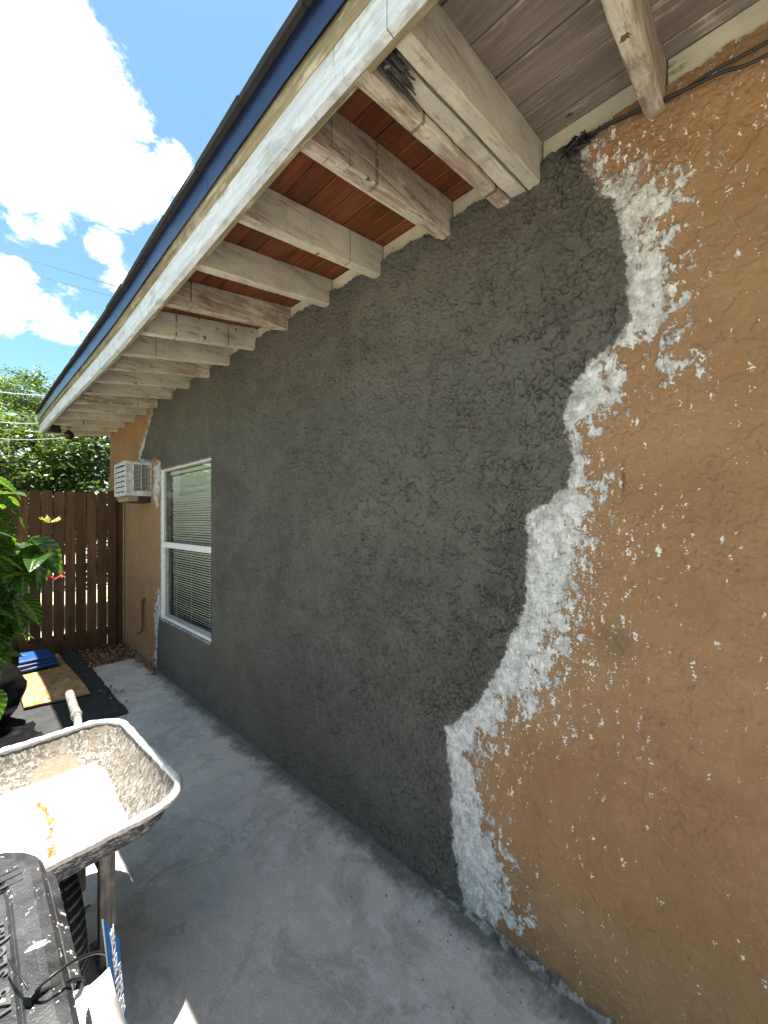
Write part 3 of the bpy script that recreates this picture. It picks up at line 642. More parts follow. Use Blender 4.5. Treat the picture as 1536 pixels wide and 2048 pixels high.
while y < 6.37:                                       # eave course of shingles
    y2 = min(y+.333, 6.40); dz = random.uniform(-.003, .003); rings = []
    for yy in (y+.001, (y+y2)/2, y2-.001):
        q = zf(yy)+dz
        rings.append([(-.757+random.uniform(-.002, .002), yy, q+.236), (-.55, yy, q+.262), (-.55, yy, q+.276), (-.758+random.uniform(-.002, .002), yy, q+.258)])
    MB().loft(rings, cap0=True, cap1=True).build('shingle', M_shing, H); y = y2
rb = MB()
rb.add([(-.70, -4.5, 2.765), (-.70, 6.39, 2.765), (4.5, 6.39, 3.76), (4.5, -4.5, 3.76), (9.7, 6.39, 2.75), (9.7, -4.5, 2.75),
        (-.70, -4.5, 2.725), (-.70, 6.39, 2.725), (4.5, 6.39, 3.70), (4.5, -4.5, 3.70), (9.7, 6.39, 2.71), (9.7, -4.5, 2.71)],
       [(0, 1, 2, 3)[::-1], (3, 2, 4, 5)[::-1], (6, 7, 8, 9), (9, 8, 10, 11), (0, 6, 7, 1)[::-1], (1, 7, 8, 2)[::-1], (2, 8, 10, 4)[::-1], (0, 3, 9, 6), (3, 5, 11, 9), (5, 4, 10, 11)])
rb.build('roof', M_shing, H)
# --- window
def window():
    xf = .008
    W = MB()
    fw = .022
    for (a, b_, c_, d_) in ((y0, y0+fw, z0, z1), (y1-fw, y1, z0, z1)): W.box((xf, a+.001, c_+.001), (xf+.020, b_-.001, d_-.001))
    W.box((xf, y0+fw, z0+.001), (xf+.028, y1-fw, z0+.034)); W.box((xf, y0+fw, z1-.022), (xf+.020, y1-fw, z1-.001))
    wf = W.build('window', M_white, H, bevel=.002)
    zm = 1.262
    MB().box((xf-.012, y0+fw+.002, zm-.024), (xf+.03, y1-fw-.002, zm+.024)).box((xf-.016, y0+fw+.002, zm-.026), (xf-.004, y1-fw-.002, zm-.016)).build('meeting_rail', M_white, wf, bevel=.002)
    Z = MB(); sy0, sy1 = y0+fw+.002, y1-fw-.002
    for a, b_ in ((sy0, sy0+.018), (sy1-.018, sy1)): Z.box((xf+.010, a, z0+.036), (xf+.026, b_, zm-.026))
    Z.box((xf+.014, sy0+.022, z0+.036), (xf+.034, sy1-.022, z0+.070))
    Z.build('lower_sash', M_alu, wf, bevel=.0015)
    Z = MB()
    for a, b_ in ((sy0-.0015, sy0+.008), (sy1-.008, sy1+.0015)): Z.box((xf+.001, a, zm+.026), (xf+.016, b_, z1-.023))
    Z.box((xf+.001, sy0+.014, z1-.036), (xf+.016, sy1-.014, z1-.023)); Z.build('upper_sash', M_alu, wf, bevel=.0015)
    MB().box((xf+.016, sy0+.02, z0+.068), (xf+.019, sy1-.02, zm-.026)).build('glass_pane', M_glass, wf)
    MB().box((xf+.006, sy0+.005, zm+.025), (xf+.009, sy1-.005, z1-.030)).build('glass_pane', M_glass, wf)
    # mini blind: one slat mesh shared by every slat
    sl_ = MB(); L = (y1-y0)/2-.055; R = []
    for k in range(5):
        u = -.0125+.025*k/4; zz = .0028*(1-(u/.0125)**2)
        R.append((u, zz))
    n = 8
    for j in range(n):
        ya, yb = -L+2*L*j/n, -L+2*L*(j+1)/n
        for k in range(4):
            (u, zz), (u2, zz2) = R[k], R[k+1]
            sl_.add([(u, ya, zz), (u2, ya, zz2), (u2, yb, zz2), (u, yb, zz)], [(0, 1, 2, 3)])
    me0 = None; zc = z0+.06; k = 0
    while zc < z1-.07:
        if me0 is None: o = sl_.build('blind_slat', M_slat, wf, smooth=True); me0 = o.data
        else: o = link('blind_slat', me0, wf)
        o.location = (xf+.066, (y0+y1)/2-.012, zc); o.rotation_euler = (random.gauss(0, .0022), math.radians(42+random.gauss(0, 2.5)), random.gauss(0, .002))
        zc += .0215; k += 1
    MB().box((xf+.050, y0+.035, z1-.062), (xf+.084, y1-.06, z1-.032)).build('blind_headrail', M_slat, wf)
    b = MB()
    for yy in (y0+.2, (y0+y1)/2, y1-.22): b.tube([(xf+.052, yy, z0+.05), (xf+.052, yy, z1-.05)], .0011, 5)
    b.build('blind_cord', M_slat, wf)
    # sill flange smeared with mortar, and paint line round the outside
    b = MB(); rings = []
    for k in range(41):
        yy = y0+.003+(y1-y0-.006)*k/40; j = .004*nz(yy*23, 3); q = .003*nz(yy*31, 8)
        rings.append([(-.016+j, yy, z0+.002+q*.3), (.0075, yy, z0+.004), (.0075, yy, z0+.016), (-.012+j, yy, z0+.012+q)])
    b.loft([r[::-1] for r in rings], cap0=True, cap1=True).build('sill', M_peel, wf)
    b = MB()
    b.box((-.006, y1-.005, z0+.014), (.0075, y1-.001, z1-.012)); b.build('jamb_trim', M_white, wf, bevel=.002)
    b = MB(); rings = []
    for k in range(31):
        yy = y0+.003+(y1-y0-.006)*k/30; j = .003*nz(yy*23, 13)
        rings.append([(-.004+j, yy, z1-.010+j), (.0075, yy, z1-.010), (.0075, yy, z1-.002), (-.008+j, yy, z1-.002)])
    b.loft(rings, cap0=True, cap1=True).build('head_trim', M_peel, wf)
window()
# bent pipe on the wall by the fence
pb = MB(); pz = at_y(294, 1232, 4.75)
pb.tube([(-.03, 4.80, .62), (-.035, 4.80, .58), (-.035, 4.80, .40), (-.04, 4.80, .33), (-.055, 4.815, .30), (-.075, 4.84, .295)], .011, 8)
pb.tube([(.0, 4.80, .655), (-.03, 4.80, .655), (-.033, 4.80, .60)], .014, 8)
pb.build('drain_pipe', M_rust, H, smooth=True)
MB().tube([(-.02, 5.60, 1.70), (-.02, 5.60, .05)], .008, 6).build('conduit', M_wood0, H)
# loose cables tucked along the wall head
def cable(name, pts, r, m, parent=None, n=40):
    P_ = [Vector(p) for p in pts]; Q = []
    for i in range(len(P_)-1):
        p0, p1, p2, p3 = P_[max(i-1, 0)], P_[i], P_[i+1], P_[min(i+2, len(P_)-1)]
        for k in range(8):
            t = k/8; Q.append(.5*((2*p1)+(p2-p0)*t+(2*p0-5*p1+4*p2-p3)*t*t+(3*p1-p0-3*p2+p3)*t**3))
    Q.append(P_[-1]); return MB().tube(Q, r, 6).build(name, m, parent, smooth=True)
c1 = cable('cable', [(-.02, -1.5, 2.60), (-.022, -.3, 2.625), (-.024, 0.0, 2.625), (-.025, .10, 2.632), (-.02, .19, 2.632), (-.022, .30, 2.655), (-.02, .42, 2.67), (-.018, .47, 2.672)], .0042, M_kraft)
tag(c1, 'upper black cable tucked along the top of the tan wall under the eave', 'cable', 'cables under the eave')
c2 = cable('cable', [(-.022, -1.5, 2.55), (-.024, -.3, 2.58), (-.026, 0.0, 2.592), (-.028, .08, 2.612), (-.027, .17, 2.628), (-.03, .235, 2.640), (-.028, .33, 2.658), (-.024, .40, 2.664)], .0042, M_kraft)
tag(c2, 'lower black cable drooping away from its twin on the tan wall', 'cable', 'cables under the eave')
b = MB()
for k in range(40):
    c_ = Vector((-.026, .425, 2.655)); d = [Vector((rng.normal()*.012, rng.normal()*.022, rng.normal()*.011)) for _ in range(4)]
    b.tube([c_+q for q in d], .0028, 4)
tag(b.build('debris_clump', M_kraft), 'small black tangle of debris wedged at the wall top beside the triple rafter', 'debris')
# crumbled mortar curb along the foot of the tan wall
b = MB(); rings = []
ye = np.arange(-.6, .99, .005)
for y in ye:
    wv_ = max(.002, .012+.016*nz(y*13, 3)+.012*nz(y*47, 6)+.008*nz(y*110, 2))*min(1, (.99-y)/.10+.15); hv = max(.003, .014+.014*nz(y*9, 8)+.012*nz(y*39, 1)+.008*nz(y*95, 7))*min(1, (.99-y)/.12+.1)
    rings.append([(0, y, -.002), (-.012-wv_, y, -.002), (-.012-wv_*1.02, y, max(.003, hv*.35)), (-.010-wv_*.5, y, max(.004, hv*.8)), (-.004, y, max(.005, hv*1.4))])
tag(b.loft([r[::-1] for r in rings], closed=False).build('mortar_ridge', M_peel), 'crumbling pale mortar ridge along the foot of the tan wall', 'mortar')
b = MB(); rings = []
for k in range(33):
    t = k/32; p = at_z(898+140*t, 1778+88*t+6*math.sin(t*9), .004); q = .006+.004*nz(t*12, 1)
    rings.append([p+Vector((-q, 0, 0)), p+Vector((-q*.3, 0, .007+.004*nz(t*17, 5))), p+Vector((q*.8, 0, .004)), p+Vector((q, 0, -.003))])
tag(b.loft([[tuple(v) for v in r][::-1] for r in rings], cap0=True, cap1=True).build('peeled_strip', M_card), 'thin curled pale strip peeling up where grey patch meets the slab', 'strip')
b = MB()
p = at_z(805, 1703, .006); R_ = [[tuple(p+Vector((r*math.cos(a)*.012, r*math.sin(a)*.009, z))) for a in np.linspace(0, 2*math.pi, 8)[:-1]] for r, z in ((.7, -.005), (1, 0), (.6, .006))]
tag(b.loft(R_, cap0=True, cap1=True).build('mortar_chip', M_card), 'small white chip lying at the foot of the grey wall', 'chip')

b = MB(); rg = np.random.default_rng(99)
for k in range(420):
    y = rg.uniform(-.2, 4.8); x = -.015-abs(rg.normal())*(.10 if k % 4 else .45)
    if x < -1.1: continue
    r_ = rg.uniform(.0012, .0045)*(1 if k % 9 else 1.8); a0 = rg.uniform(0, 6.28)
    R_ = [(x+r_*rg.uniform(.6, 1.2)*math.cos(a0+q), y+r_*rg.uniform(.6, 1.2)*math.sin(a0+q)) for q in (0, 1.25, 2.5, 3.8, 5.0)]; h_ = r_*rg.uniform(.3, .9)
    b.loft([[(p[0], p[1], -.001) for p in R_], [(x+(p[0]-x)*.7, y+(p[1]-y)*.7, h_) for p in R_]], cap1=True)
o = b.build('mortar_crumbs', M_peel); o['kind'] = 'stuff'; o['label'] = 'crumbs of mortar and grit dropped along the foot of the wall'
# ------------------------------------------------------------------ air conditioner through the wall
ac = thing('air_conditioner', 'white through-wall air conditioner on a timber block left of the window', 'air conditioner', (0, 4.605, 1.745))
A = MB(); Wd, Lc, Hc = .237, .44, .345
A.box((-Wd+.014, 0, 0), (-.002, .012, .05)).box((-Wd+.014, 0, Hc-.028), (-.002, .012, Hc)).box((-Wd+.014, 0, .05), (-Wd+.075, .012, Hc-.028)).box((-.030, 0, .05), (-.002, .012, Hc-.028))
A.box((-Wd+.014, .012, Hc-.008), (-.002, Lc-.012, Hc)).box((-Wd+.014, .012, 0), (-.002, Lc-.012, .008)).box((-Wd+.014, Lc-.012, 0), (-.002, Lc, Hc))
A.build('cabinet', M_ac, ac, bevel=.002)
F_ = MB()
F_.box((-Wd, 0, 0), (-Wd+.0135, .034, Hc)).box((-Wd, Lc-.034, 0), (-Wd+.0135, Lc, Hc)).box((-Wd, .034, 0), (-Wd+.0135, Lc-.034, .036)).box((-Wd, .034, Hc-.032), (-Wd+.0135, Lc-.034, Hc))
F_.build('rear_frame', M_ac, ac, bevel=.003)
MB().box((-Wd+.02, .014, .01), (-.05, Lc-.014, Hc-.01)).build('condenser', M_dark, ac)
me0 = None
for k in range(5):
    o = MB().box((-.004, -.185, -.022), (.004, .185, .022)).build('grille_slat', M_ac, ac, bevel=.0015) if me0 is None else link('grille_slat', me0, ac)
    me0 = o.data; o.location = (-Wd+.009, Lc/2, .068+.052*k); o.rotation_euler = (0, math.radians(14), 0)
me0 = None
for k in range(20):
    o = MB().box((-.070, -.0034, -.0008), (.070, .0034, .0008)).build('louvre', M_ac, ac) if me0 is None else link('louvre', me0, ac)
    me0 = o.data; o.location = (-.096, .007, .058+.0132*k); o.rotation_euler = (math.radians(-38), 0, 0)
MB().box((-.100, -.002, .05), (-.094, .004, Hc-.028)).build('louvre_bar', M_ac, ac)
MB().box((-.030, -.004, .04), (-.024, 0.0, Hc-.05)).build('rusty_edge', M_rust, ac)
MB().box((-.21, .02, -.055), (-.12, .40, -.003)).build('support_block', M_wood0, ac, bevel=.003)
MB().box((-.118, .01, -.065), (-.004, .40, -.003)).build('bracket', M_black, ac, bevel=.003)

# ------------------------------------------------------------------ security lights under the end of the eave
for (px_, py_, lab) in ((110, 857, 'boxy black flood lamp under the far end of the eave, nearer the fascia'), (137, 866, 'round black flood lamp on a stub under the end rafter, nearer the wall')):
    p = at_y(px_, py_, 6.0)
    L = thing('flood_lamp', lab, 'lamp', tuple(p), 0, 'flood lamps under the eave')
    if px_ == 110:
        MB().box((-.055, -.04, -.045), (.055, .04, .05)).build('housing', M_black, L, bevel=.01)
        MB().box((-.045, -.055, -.05), (.045, -.042, .03)).build('visor', M_black, L, bevel=.003)
        MB().tube([(0, 0, .045), (0, 0, .14)], .014, 10).build('stem', M_black, L)
    else:
        MB().tube([(0, 0, .05), (0, 0, .062)], .055, 16).build('mount', M_black, L)
        MB().tube([(0, 0, .05), (0, 0, .0)], .018, 10).build('stem', M_black, L)
        MB().tube([(0, .05, -.01), (0, .01, -.02), (0, -.05, -.035), (0, -.06, -.037)], [.02, .042, .050, .046], 14).build('head', M_black, L, smooth=True)

# ------------------------------------------------------------------ fence
fence = thing('wooden_fence', 'dark brown dog-eared board fence with light through its gaps', 'fence', (0, 5.72, 0))
def picket():
    wd_ = .091; t = .016; hgt = 1.80; c = .022; b = MB()
    out = [(-wd_/2, 0), (wd_/2, 0), (wd_/2, hgt-c), (wd_/2-c, hgt), (-wd_/2+c, hgt), (-wd_/2, hgt-c)]
    vs = [(x, -t/2, z) for x, z in out]+[(x, t/2, z) for x, z in out]; n = 6
    fs = [tuple(range(n)), tuple(range(2*n-1, n-1, -1))]+[(k, n+k, n+(k+1) % n, (k+1) % n) for k in range(n)]
    return b.add(vs, fs)
me0 = None; k = 0; x = -.215
while x > -3.6:
    o = picket().build('fence_board', M_fence, fence) if me0 is None else link('fence_board', me0, fence)
    me0 = o.data; o.location = (x, random.uniform(-.004, .004), .03+random.uniform(-.012, .012)); o.rotation_euler = (random.gauss(0, .003), random.gauss(0, .0026), random.gauss(0, .05)); o.scale = (random.uniform(.97, 1.03), 1, 1); x -= random.uniform(.099, .102); k += 1
for z in (.16, .95, 1.58):
    MB().box((-3.6, .012, z-.04), (-.01, .05, z+.045)).build('fence_rail', M_fence, fence)
MB().box((-.160, -.060, -.08), (-.082, .0, 1.85)).build('fence_post', M_fence, fence, bevel=.003)
MB().box((-.074, -.01, -.05), (-.004, .006, 1.74)).build('end_board', M_fence, fence)
MB().box((-3.0, -.03, -.06), (-.17, -.01, .16)).build('kick_board', M_fence, fence)

# ------------------------------------------------------------------ things on the ground by the fence
b = MB(); nx, ny = 30, 44; vs = []; fs = []
for j in range(ny+1):
    for i in range(nx+1):
        x = -1.9+(1.44+.022*nz(j*.17, 3)+.012*nz(j*.6, 9))*i/nx; y = 3.575+.02*nz(i*.4, 5)+2.06*j/ny
        vs.append((x, y, .007+.010*max(0, nz(x*5, y*4, 2))+.004*nz(x*19, y*17)+.003))
for j in range(ny):
    for i in range(nx): q = j*(nx+1)+i; fs.append((q, q+1, q+nx+2, q+nx+1))
bb = MB().add(vs, fs); nv = len(vs)
bb.add([(x, y, z-.004) for x, y, z in vs], [f[::-1] for f in fs])
tag(bb.build('felt_mat', M_felt, smooth=True), 'sheet of torn black roofing felt lying beside the slab under the strand board', 'mat')
ob = MB(); rings = []
for k in range(13):
    y = 4.16+1.48*k/12; z = .022+.012*math.sin(k*.5)
    rings.append([(-1.02+.0*k, y+.03, z), (-.603-.03*(k/12), y-.01, z), (-.603-.03*(k/12), y-.01, z+.014), (-1.02, y+.03, z+.014)])
tag(ob.loft([r[::-1] for r in rings], cap0=True, cap1=True).build('strand_board', M_osb), 'brown strand board offcut half in sun lying on black felt', 'board')
tp_ = thing('folded_tarp', 'bright blue folded tarpaulin on the far end of the strand board', 'tarpaulin', (-.92, 5.30, .045), math.radians(6))
for k in range(3):
    R1 = rrect(.02*nz(k, 3), .02*nz(k, 7), .215-.012*k, .19-.012*k, .03, 4)
    R_ = [[(x*sc+.012*nz(y*8, k*3.1), y*sc+.012*nz(x*8, k*2.3+5), z0_+.010*nz(x*7, y*7, k)) for x, y in R1] for sc, z0_ in ((.96, .036*k), (1.0, .036*k+.008), (1.01, .036*k+.026), (.95, .036*k+.0355), (.6, .036*k+.040), (.2, .036*k+.038))]
    MB().loft(R_, cap0=True, cap1=True).build('tarp_fold', M_tarp, tp_, smooth=False)
def bag(loc, r, h, label, seed):
    t = thing('rubbish_bag', label, 'rubbish bag', loc, seed, 'black rubbish bags'); n = 40; R_ = []
    for j in range(24):
        u = j/23; z = h*u; rr = r*math.sin(math.pi*(.12+.80*u))**.55*(1 if u < .8 else 1-.8*(u-.8)/.2*.9)
        row = []
        for k in range(n):
            a = 2*math.pi*k/n
            d = 1+.16*nz(math.cos(a)*1.6+seed, math.sin(a)*1.6, u*2.3)+.11*abs(nz(math.cos(a)*5, math.sin(a)*5+seed, u*5))+.05*nz(a*9, u*11, seed)
            row.append((rr*d*math.cos(a), rr*d*math.sin(a), z+.02*nz(a*2, u*4, seed)))
        R_.append(row)
    MB().loft(R_, cap0=True, cap1=True).build('film', M_bag, t, smooth=True)
    b = MB()
    for k in range(7):
        a = k*.9+seed; b.tube([(0, 0, h*.97), (.03*math.cos(a), .03*math.sin(a), h*1.05), (.09*math.cos(a), .09*math.sin(a), h*1.10+.02*math.sin(k*3))], [.012, .016, .004], 5)
    b.build('knot', M_bag, t, smooth=True)
bag((-1.36, 4.72, 0.02), .33, .74, 'tall black rubbish bag beneath the shrub next to the blue tarpaulin', 1.3)
bag((-1.36, 4.02, 0.02), .31, .52, 'low slumped black rubbish bag nearest the wheelbarrow', 4.1)
bag((-1.85, 4.35, 0.02), .33, .55, 'black rubbish bag farthest from the house, behind the shrub stem', 7.7)
b = MB(); vs = []; fs = []; nx, ny = 34, 30
for j in range(ny+1):
    for i in range(nx+1):
        x = -1.95+(.98+.05*nz(j*.23, 1.5)+.02*nz(j*.9, 4))*i/nx; y = 3.18+.04*nz(i*.3, 2)+.72*j/ny
        vs.append((x, y, .014+.035*abs(nz(x*6, y*5, 8))+.028*abs(nz(x*14+y*6, y*15, 3))+.012*nz(x*30, y*26)))
for j in range(ny):
    for i in range(nx): q = j*(nx+1)+i; fs.append((q, q+1, q+nx+2, q+nx+1))
b.add(vs, fs); b.add([(x, y, z-.003) for x, y, z in vs], [f[::-1] for f in fs])
tag(b.build('plastic_sheet', M_bag, smooth=True), 'crumpled glossy black plastic sheet on the ground behind the wheelbarrow handle', 'plastic sheet')
# leaf litter between slab and fence
def cards(n, fn, size, m, name, aspect=.5, tintf=None):
    vs = np.zeros((n*4, 3)); tint = np.zeros(n*4)
    for i in range(n):
        p, u, v_, s_, tt = fn(i)
        vs[i*4] = p-u*s_*.5; vs[i*4+1] = p-v_*s_*aspect*.5; vs[i*4+2] = p+u*s_*.5; vs[i*4+3] = p+v_*s_*aspect*.5; tint[i*4:i*4+4] = tt
    me = bpy.data.meshes.new(name); me.from_pydata(vs.tolist(), [], [(4*i, 4*i+1, 4*i+2, 4*i+3) for i in range(n)]); me.materials.append(m)
    me.attributes.new('tint', 'FLOAT', 'POINT').data.foreach_set('value', tint.tolist()); return me
def rv(): v = rng.normal(size=3); return v/np.linalg.norm(v)
def lit(i):
    p = np.array([rng.uniform(-.52, .0), rng.uniform(4.93, 5.75), -.02+rng.uniform(0, .03)])
    if rng.random() < .03: p = np.array([rng.uniform(-.55, -.35), rng.uniform(3.6, 5), .022])
    elif rng.random() < .12: p = np.array([-.02-abs(rng.normal())*.03, rng.uniform(4.3, 5), .006])
    n_ = np.array([rng.normal()*.35, rng.normal()*.35, 1]); u = np.cross(n_, rv()); u /= np.linalg.norm(u); v_ = np.cross(n_, u); v_ /= np.linalg.norm(v_)
    return p, u, v_, rng.uniform(.015, .05), rng.random()
o = link('leaf_litter', cards(1500, lit, .03, M_litter, 'leaf_litter')); o['kind'] = 'stuff'; o['label'] = 'dry brown leaves and mulch between the slab and the fence'

# ------------------------------------------------------------------ wheelbarrow
WB = Vector((-1.188, 1.74, 0)); wb = thing('wheelbarrow', 'cement-crusted wheelbarrow with white crusted tray standing in the sun', 'wheelbarrow', WB, .05)
n = 9
def ring(cx, cy, hx, hy, r, zfn): return [(x, y, zfn(x, y)) for x, y in rrect(cx, cy, hx, hy, r, n)]
zfl = lambda x, y: .395+.10*max(0, min(1, (y+.115)/.35))
rim = ring(0, .01, .352, .392, .13, lambda x, y: .60)
mid = ring(0, .014, .324, .348, .13, lambda x, y: .53+.012*y/.39)
low = ring(0, .032, .274, .255, .10, lambda x, y: .445+.06*max(0, min(1, (y+.18)/.45)))
flo = ring(0, .055, .238, .185, .08, zfl)
def lerp(A_, B_, t): return [tuple(a+(b_-a)*t for a, b_ in zip(p, q)) for p, q in zip(A_, B_)]
seq = [rim, lerp(rim, mid, .5), mid, lerp(mid, low, .5), low, lerp(low, flo, .5), flo]
inner = seq+[[(p[0]*s_, p[1]*s_+.06*(1-s_), zfl(p[0]*s_, p[1]*s_)) for p in flo] for s_ in (.75, .5, .25, .05)]
outer = [[(p[0]*(1.008+.005*i), p[1]*(1.008+.005*i), p[2]-.004-.003*i) for p in R_] for i, R_ in enumerate(seq)]
V = []; Fc = []; IN = []; FL = []; RU = []; RM = []
npt = len(rim)
def addr(Rs, flip, inn):
    o = len(V)
    for ri, R_ in enumerate(Rs):
        for p in R_:
            V.append(p); IN.append(inn)
            fl_ = 1.0 if (inn and ri >= 6) else (.5 if inn and ri == 5 else 0.0); FL.append(fl_)
            rx = p[0]-(.05+.02*math.sin(p[1]*20)); RU.append(max(0, 1-abs(rx)/.03)*(1 if -.20 < p[1] < .15 else 0)*fl_)
            RM.append(max(0, 1-(.60-p[2])/.045) if not inn else 0)
    for i in range(len(Rs)-1):
        for k in range(npt):
            f = (o+i*npt+k, o+i*npt+(k+1) % npt, o+(i+1)*npt+(k+1) % npt, o+(i+1)*npt+k); Fc.append(f[::-1] if flip else f)
    if not flip or True: return o
oi = addr(inner, True, 1.0); oo = addr(outer, False, 0.0)
Fc.append(tuple(oo+6*npt+k for k in range(npt))); Fc.append(tuple(oi+(len(inner)-1)*npt+k for k in range(npt)))
# dense floor patch so the rust trickle has vertices of its own
o = len(V); gx, gy = 28, 28
for j in range(gy+1):
    for i in range(gx+1):
        x = -.21+.42*i/gx; y = -.10+.32*j/gy; V.append((x, y, zfl(x, y)+.009)); IN.append(1.0); FL.append(1.0); RM.append(0)
        rx = x-(.055+.012*math.sin(y*22)-.05*y); RU.append(max(0, 1-abs(rx)/(.022+.02*max(0, -y*3)))*(1 if -.095 < y < .16 else 0))
for j in range(gy):
    for i in range(gx): q = o+j*(gx+1)+i; Fc.append((q, q+1, q+gx+2, q+gx+1))
me = bpy.data.meshes.new('tray'); me.from_pydata(V, [], Fc); me.materials.append(M_tray)
for nm, dat in (('inner', IN), ('floor', FL), ('rust', RU), ('rim', RM)): me.attributes.new(nm, 'FLOAT', 'POINT').data.foreach_set('value', dat)
me.polygons.foreach_set('use_smooth', [True]*len(me.polygons)); link('tray', me, wb)
b = MB(); n = 14; rp = ring(0, .01, .357, .397, .133, lambda x, y: .600); n = 9; fine_ = []
for k in range(len(rp)):
    p, q = Vector(rp[k]), Vector(rp[(k+1) % len(rp)]); m_ = max(1, int((q-p).length/.012))
    fine_ += [p.lerp(q, i_/m_) for i_ in range(m_)]
fine_ += fine_[:2]
b.tube([p+Vector((.003*nz(p.x*23, p.y*23), .003*nz(p.x*23, p.y*23, 4), .002*nz(p.x*31, p.y*31, 8))) for p in fine_], [.0135+.0035*nz(p.x*37, p.y*37, 2)+.002*nz(p.x*90, p.y*90, 2) for p in fine_], 9, caps=False)
b.build('tray_lip', M_lip, wb, smooth=True)
for sx in (-1, 1):
    b = MB(); b.tube([(.125*sx, -.06, .24), (.15*sx, .06, .30), (.19*sx, .24, .44), (.225*sx, .42, .52), (.242*sx, .55, .588), (.25*sx, .62, .60)], .016, 10); b.build('handle_rail', M_crust, wb, smooth=True)
    b = MB(); b.tube([(.240*sx, .545, .588), (.266*sx, .83, .612)], .0185, 12); b.tube([(.242*sx, .56, .589), (.2445*sx, .585, .591)], .0225, 12); b.build('handle_grip', M_crust, wb, smooth=True)
    b = MB(); lx = .178*sx; ly = -.16
    b.box((lx-.022, ly-.003, .02), (lx+.022, ly+.003, .43)).box((lx-.022, ly+.003, .02), (lx-.016, ly+.03, .42)).box((lx+.016, ly+.003, .02), (lx+.022, ly+.03, .42))
    b.box((lx-.022, ly-.02, 0), (lx+.022, ly+.12, .0195)); b.build('leg', M_crust, wb, bevel=.0015)
    MB().box((lx-.012, ly+.03, .30), (lx+.012, ly+.36, .312)).build('brace', M_crust, wb)
wx, wy, wr = .055, -.10, .195
wl_ = MB(); prof = [(-.042, .118), (-.048, .145), (-.044, .175), (-.030, .192), (0, .197), (.030, .192), (.044, .175), (.048, .145), (.042, .118)]
R_ = [[(wx+px_, wy+rr*math.cos(a), wr+rr*math.sin(a)) for px_, rr in prof] for a in np.linspace(0, 2*math.pi, 49)]
wl_.loft(R_, closed=False); ty = wl_.build('wheel', M_rubber, wb, smooth=True)
tr = MB()
for k in range(44):                                   # chevron tread bars
    a = 2*math.pi*k/44
    def tp3(px_, rr, da): return (wx+px_, wy+rr*math.cos(a+da), wr+rr*math.sin(a+da))
    for s_ in (-1, 1):
        pts = [tp3(.003*s_, .2005, .07), tp3(.024*s_, .197, .02), tp3(.041*s_, .181, -.05)]
        tr.tube(pts, [.0052, .0055, .004], 4)
tr.build('tread', M_tread, ty)
MB().tube([(wx-.03, wy, wr), (wx+.03, wy, wr)], .118, 24).build('rim', M_crust, ty)
MB().tube([(-.10, wy, wr), (wx+.09, wy, wr)], .010, 8).build('axle', M_crust, wb)

# ------------------------------------------------------------------ wheeled bin at the camera's feet
bx = thing('wheeled_bin', 'scuffed black wheeled bin with embossed lid in the near corner', 'bin', (-1.535, .52, 0))
n = 8
body = [[(x, y, z) for x, y in rrect(0, 0, hx, hy, .06, n)] for hx, hy, z in ((.20, .235, .03), (.24, .27, .50), (.272, .295, .93))]
MB().loft(body, cap0=True).build('body', M_bin, bx, smooth=False)
rimr = [[(x, y, z) for x, y in rrect(0, 0, hx, hy, .07, n)] for hx, hy, z in ((.273, .296, .915), (.300, .318, .918), (.304, .322, .930), (.302, .320, .958), (.292, .312, .966), (.26, .28, .966))]
MB().loft(rimr, cap1=True).build('body_rim', M_bin, bx, smooth=False)
lid = [[(x, y, z) for x, y in rrect(0, 0, hx, hy, .08, n)] for hx, hy, z in ((.282, .324, .966), (.288, .330, .972), (.287, .330, .990), (.281, .324, .999), (.270, .313, 1.002), (.249, .292, 1.002), (.243, .286, .996), (.10, .15, .997))]
lo = MB().loft(lid, cap0=True, cap1=True).build('lid', M_bin, bx, smooth=False)
MB().tube([(x, y, .9985) for x, y in rrect(0, 0, .2475, .2905, .07, n)]+[(x, y, .9985) for x, y in rrect(0, 0, .2475, .2905, .07, n)[:2]], .0018, 5, caps=False).build('lid_bead', M_bin, lo)
b = MB()
for k in range(3): b.box((.215, .225+.014*k, 1.0005), (.262, .229+.014*k, 1.003), M=None)
b.build('lid_rib', M_bin, lo)
for sx in (-1, 1):
    wp = MB(); wp.tube([(sx*.25-.02, -.26, .12), (sx*.25+.02, -.26, .12)], .12, 24); wp.build('wheel', M_rubber, bx)
def text_mesh(name, body_, size, ext, m, parent, M4, bold=0):
    cu = bpy.data.curves.new(name, 'FONT'); cu.body = body_; cu.size = size; cu.extrude = ext; cu.offset = bold; cu.align_x = 'LEFT'
    o = bpy.data.objects.new(name, cu); C.objects.link(o); dg = bpy.context.evaluated_depsgraph_get(); dg.update()
    me = bpy.data.meshes.new_from_object(o.evaluated_get(dg)); bpy.data.objects.remove(o); me.materials.clear(); me.materials.append(m)
    q = link(name, me, parent); q.matrix_local = M4; return q
for i, (tx, yo) in enumerate((('12.5', .036), ("'S L.C", .082), ('(151', .134))):
    text_mesh('embossed_text', tx, .020, .0007, M_tread, lo, Matrix.Translation((.239, yo, .9985)) @ Matrix.Rotation(math.radians(90), 4, 'Z'), .0006)  # scuffed letters, coloured lighter than the lid to stand in for highlights

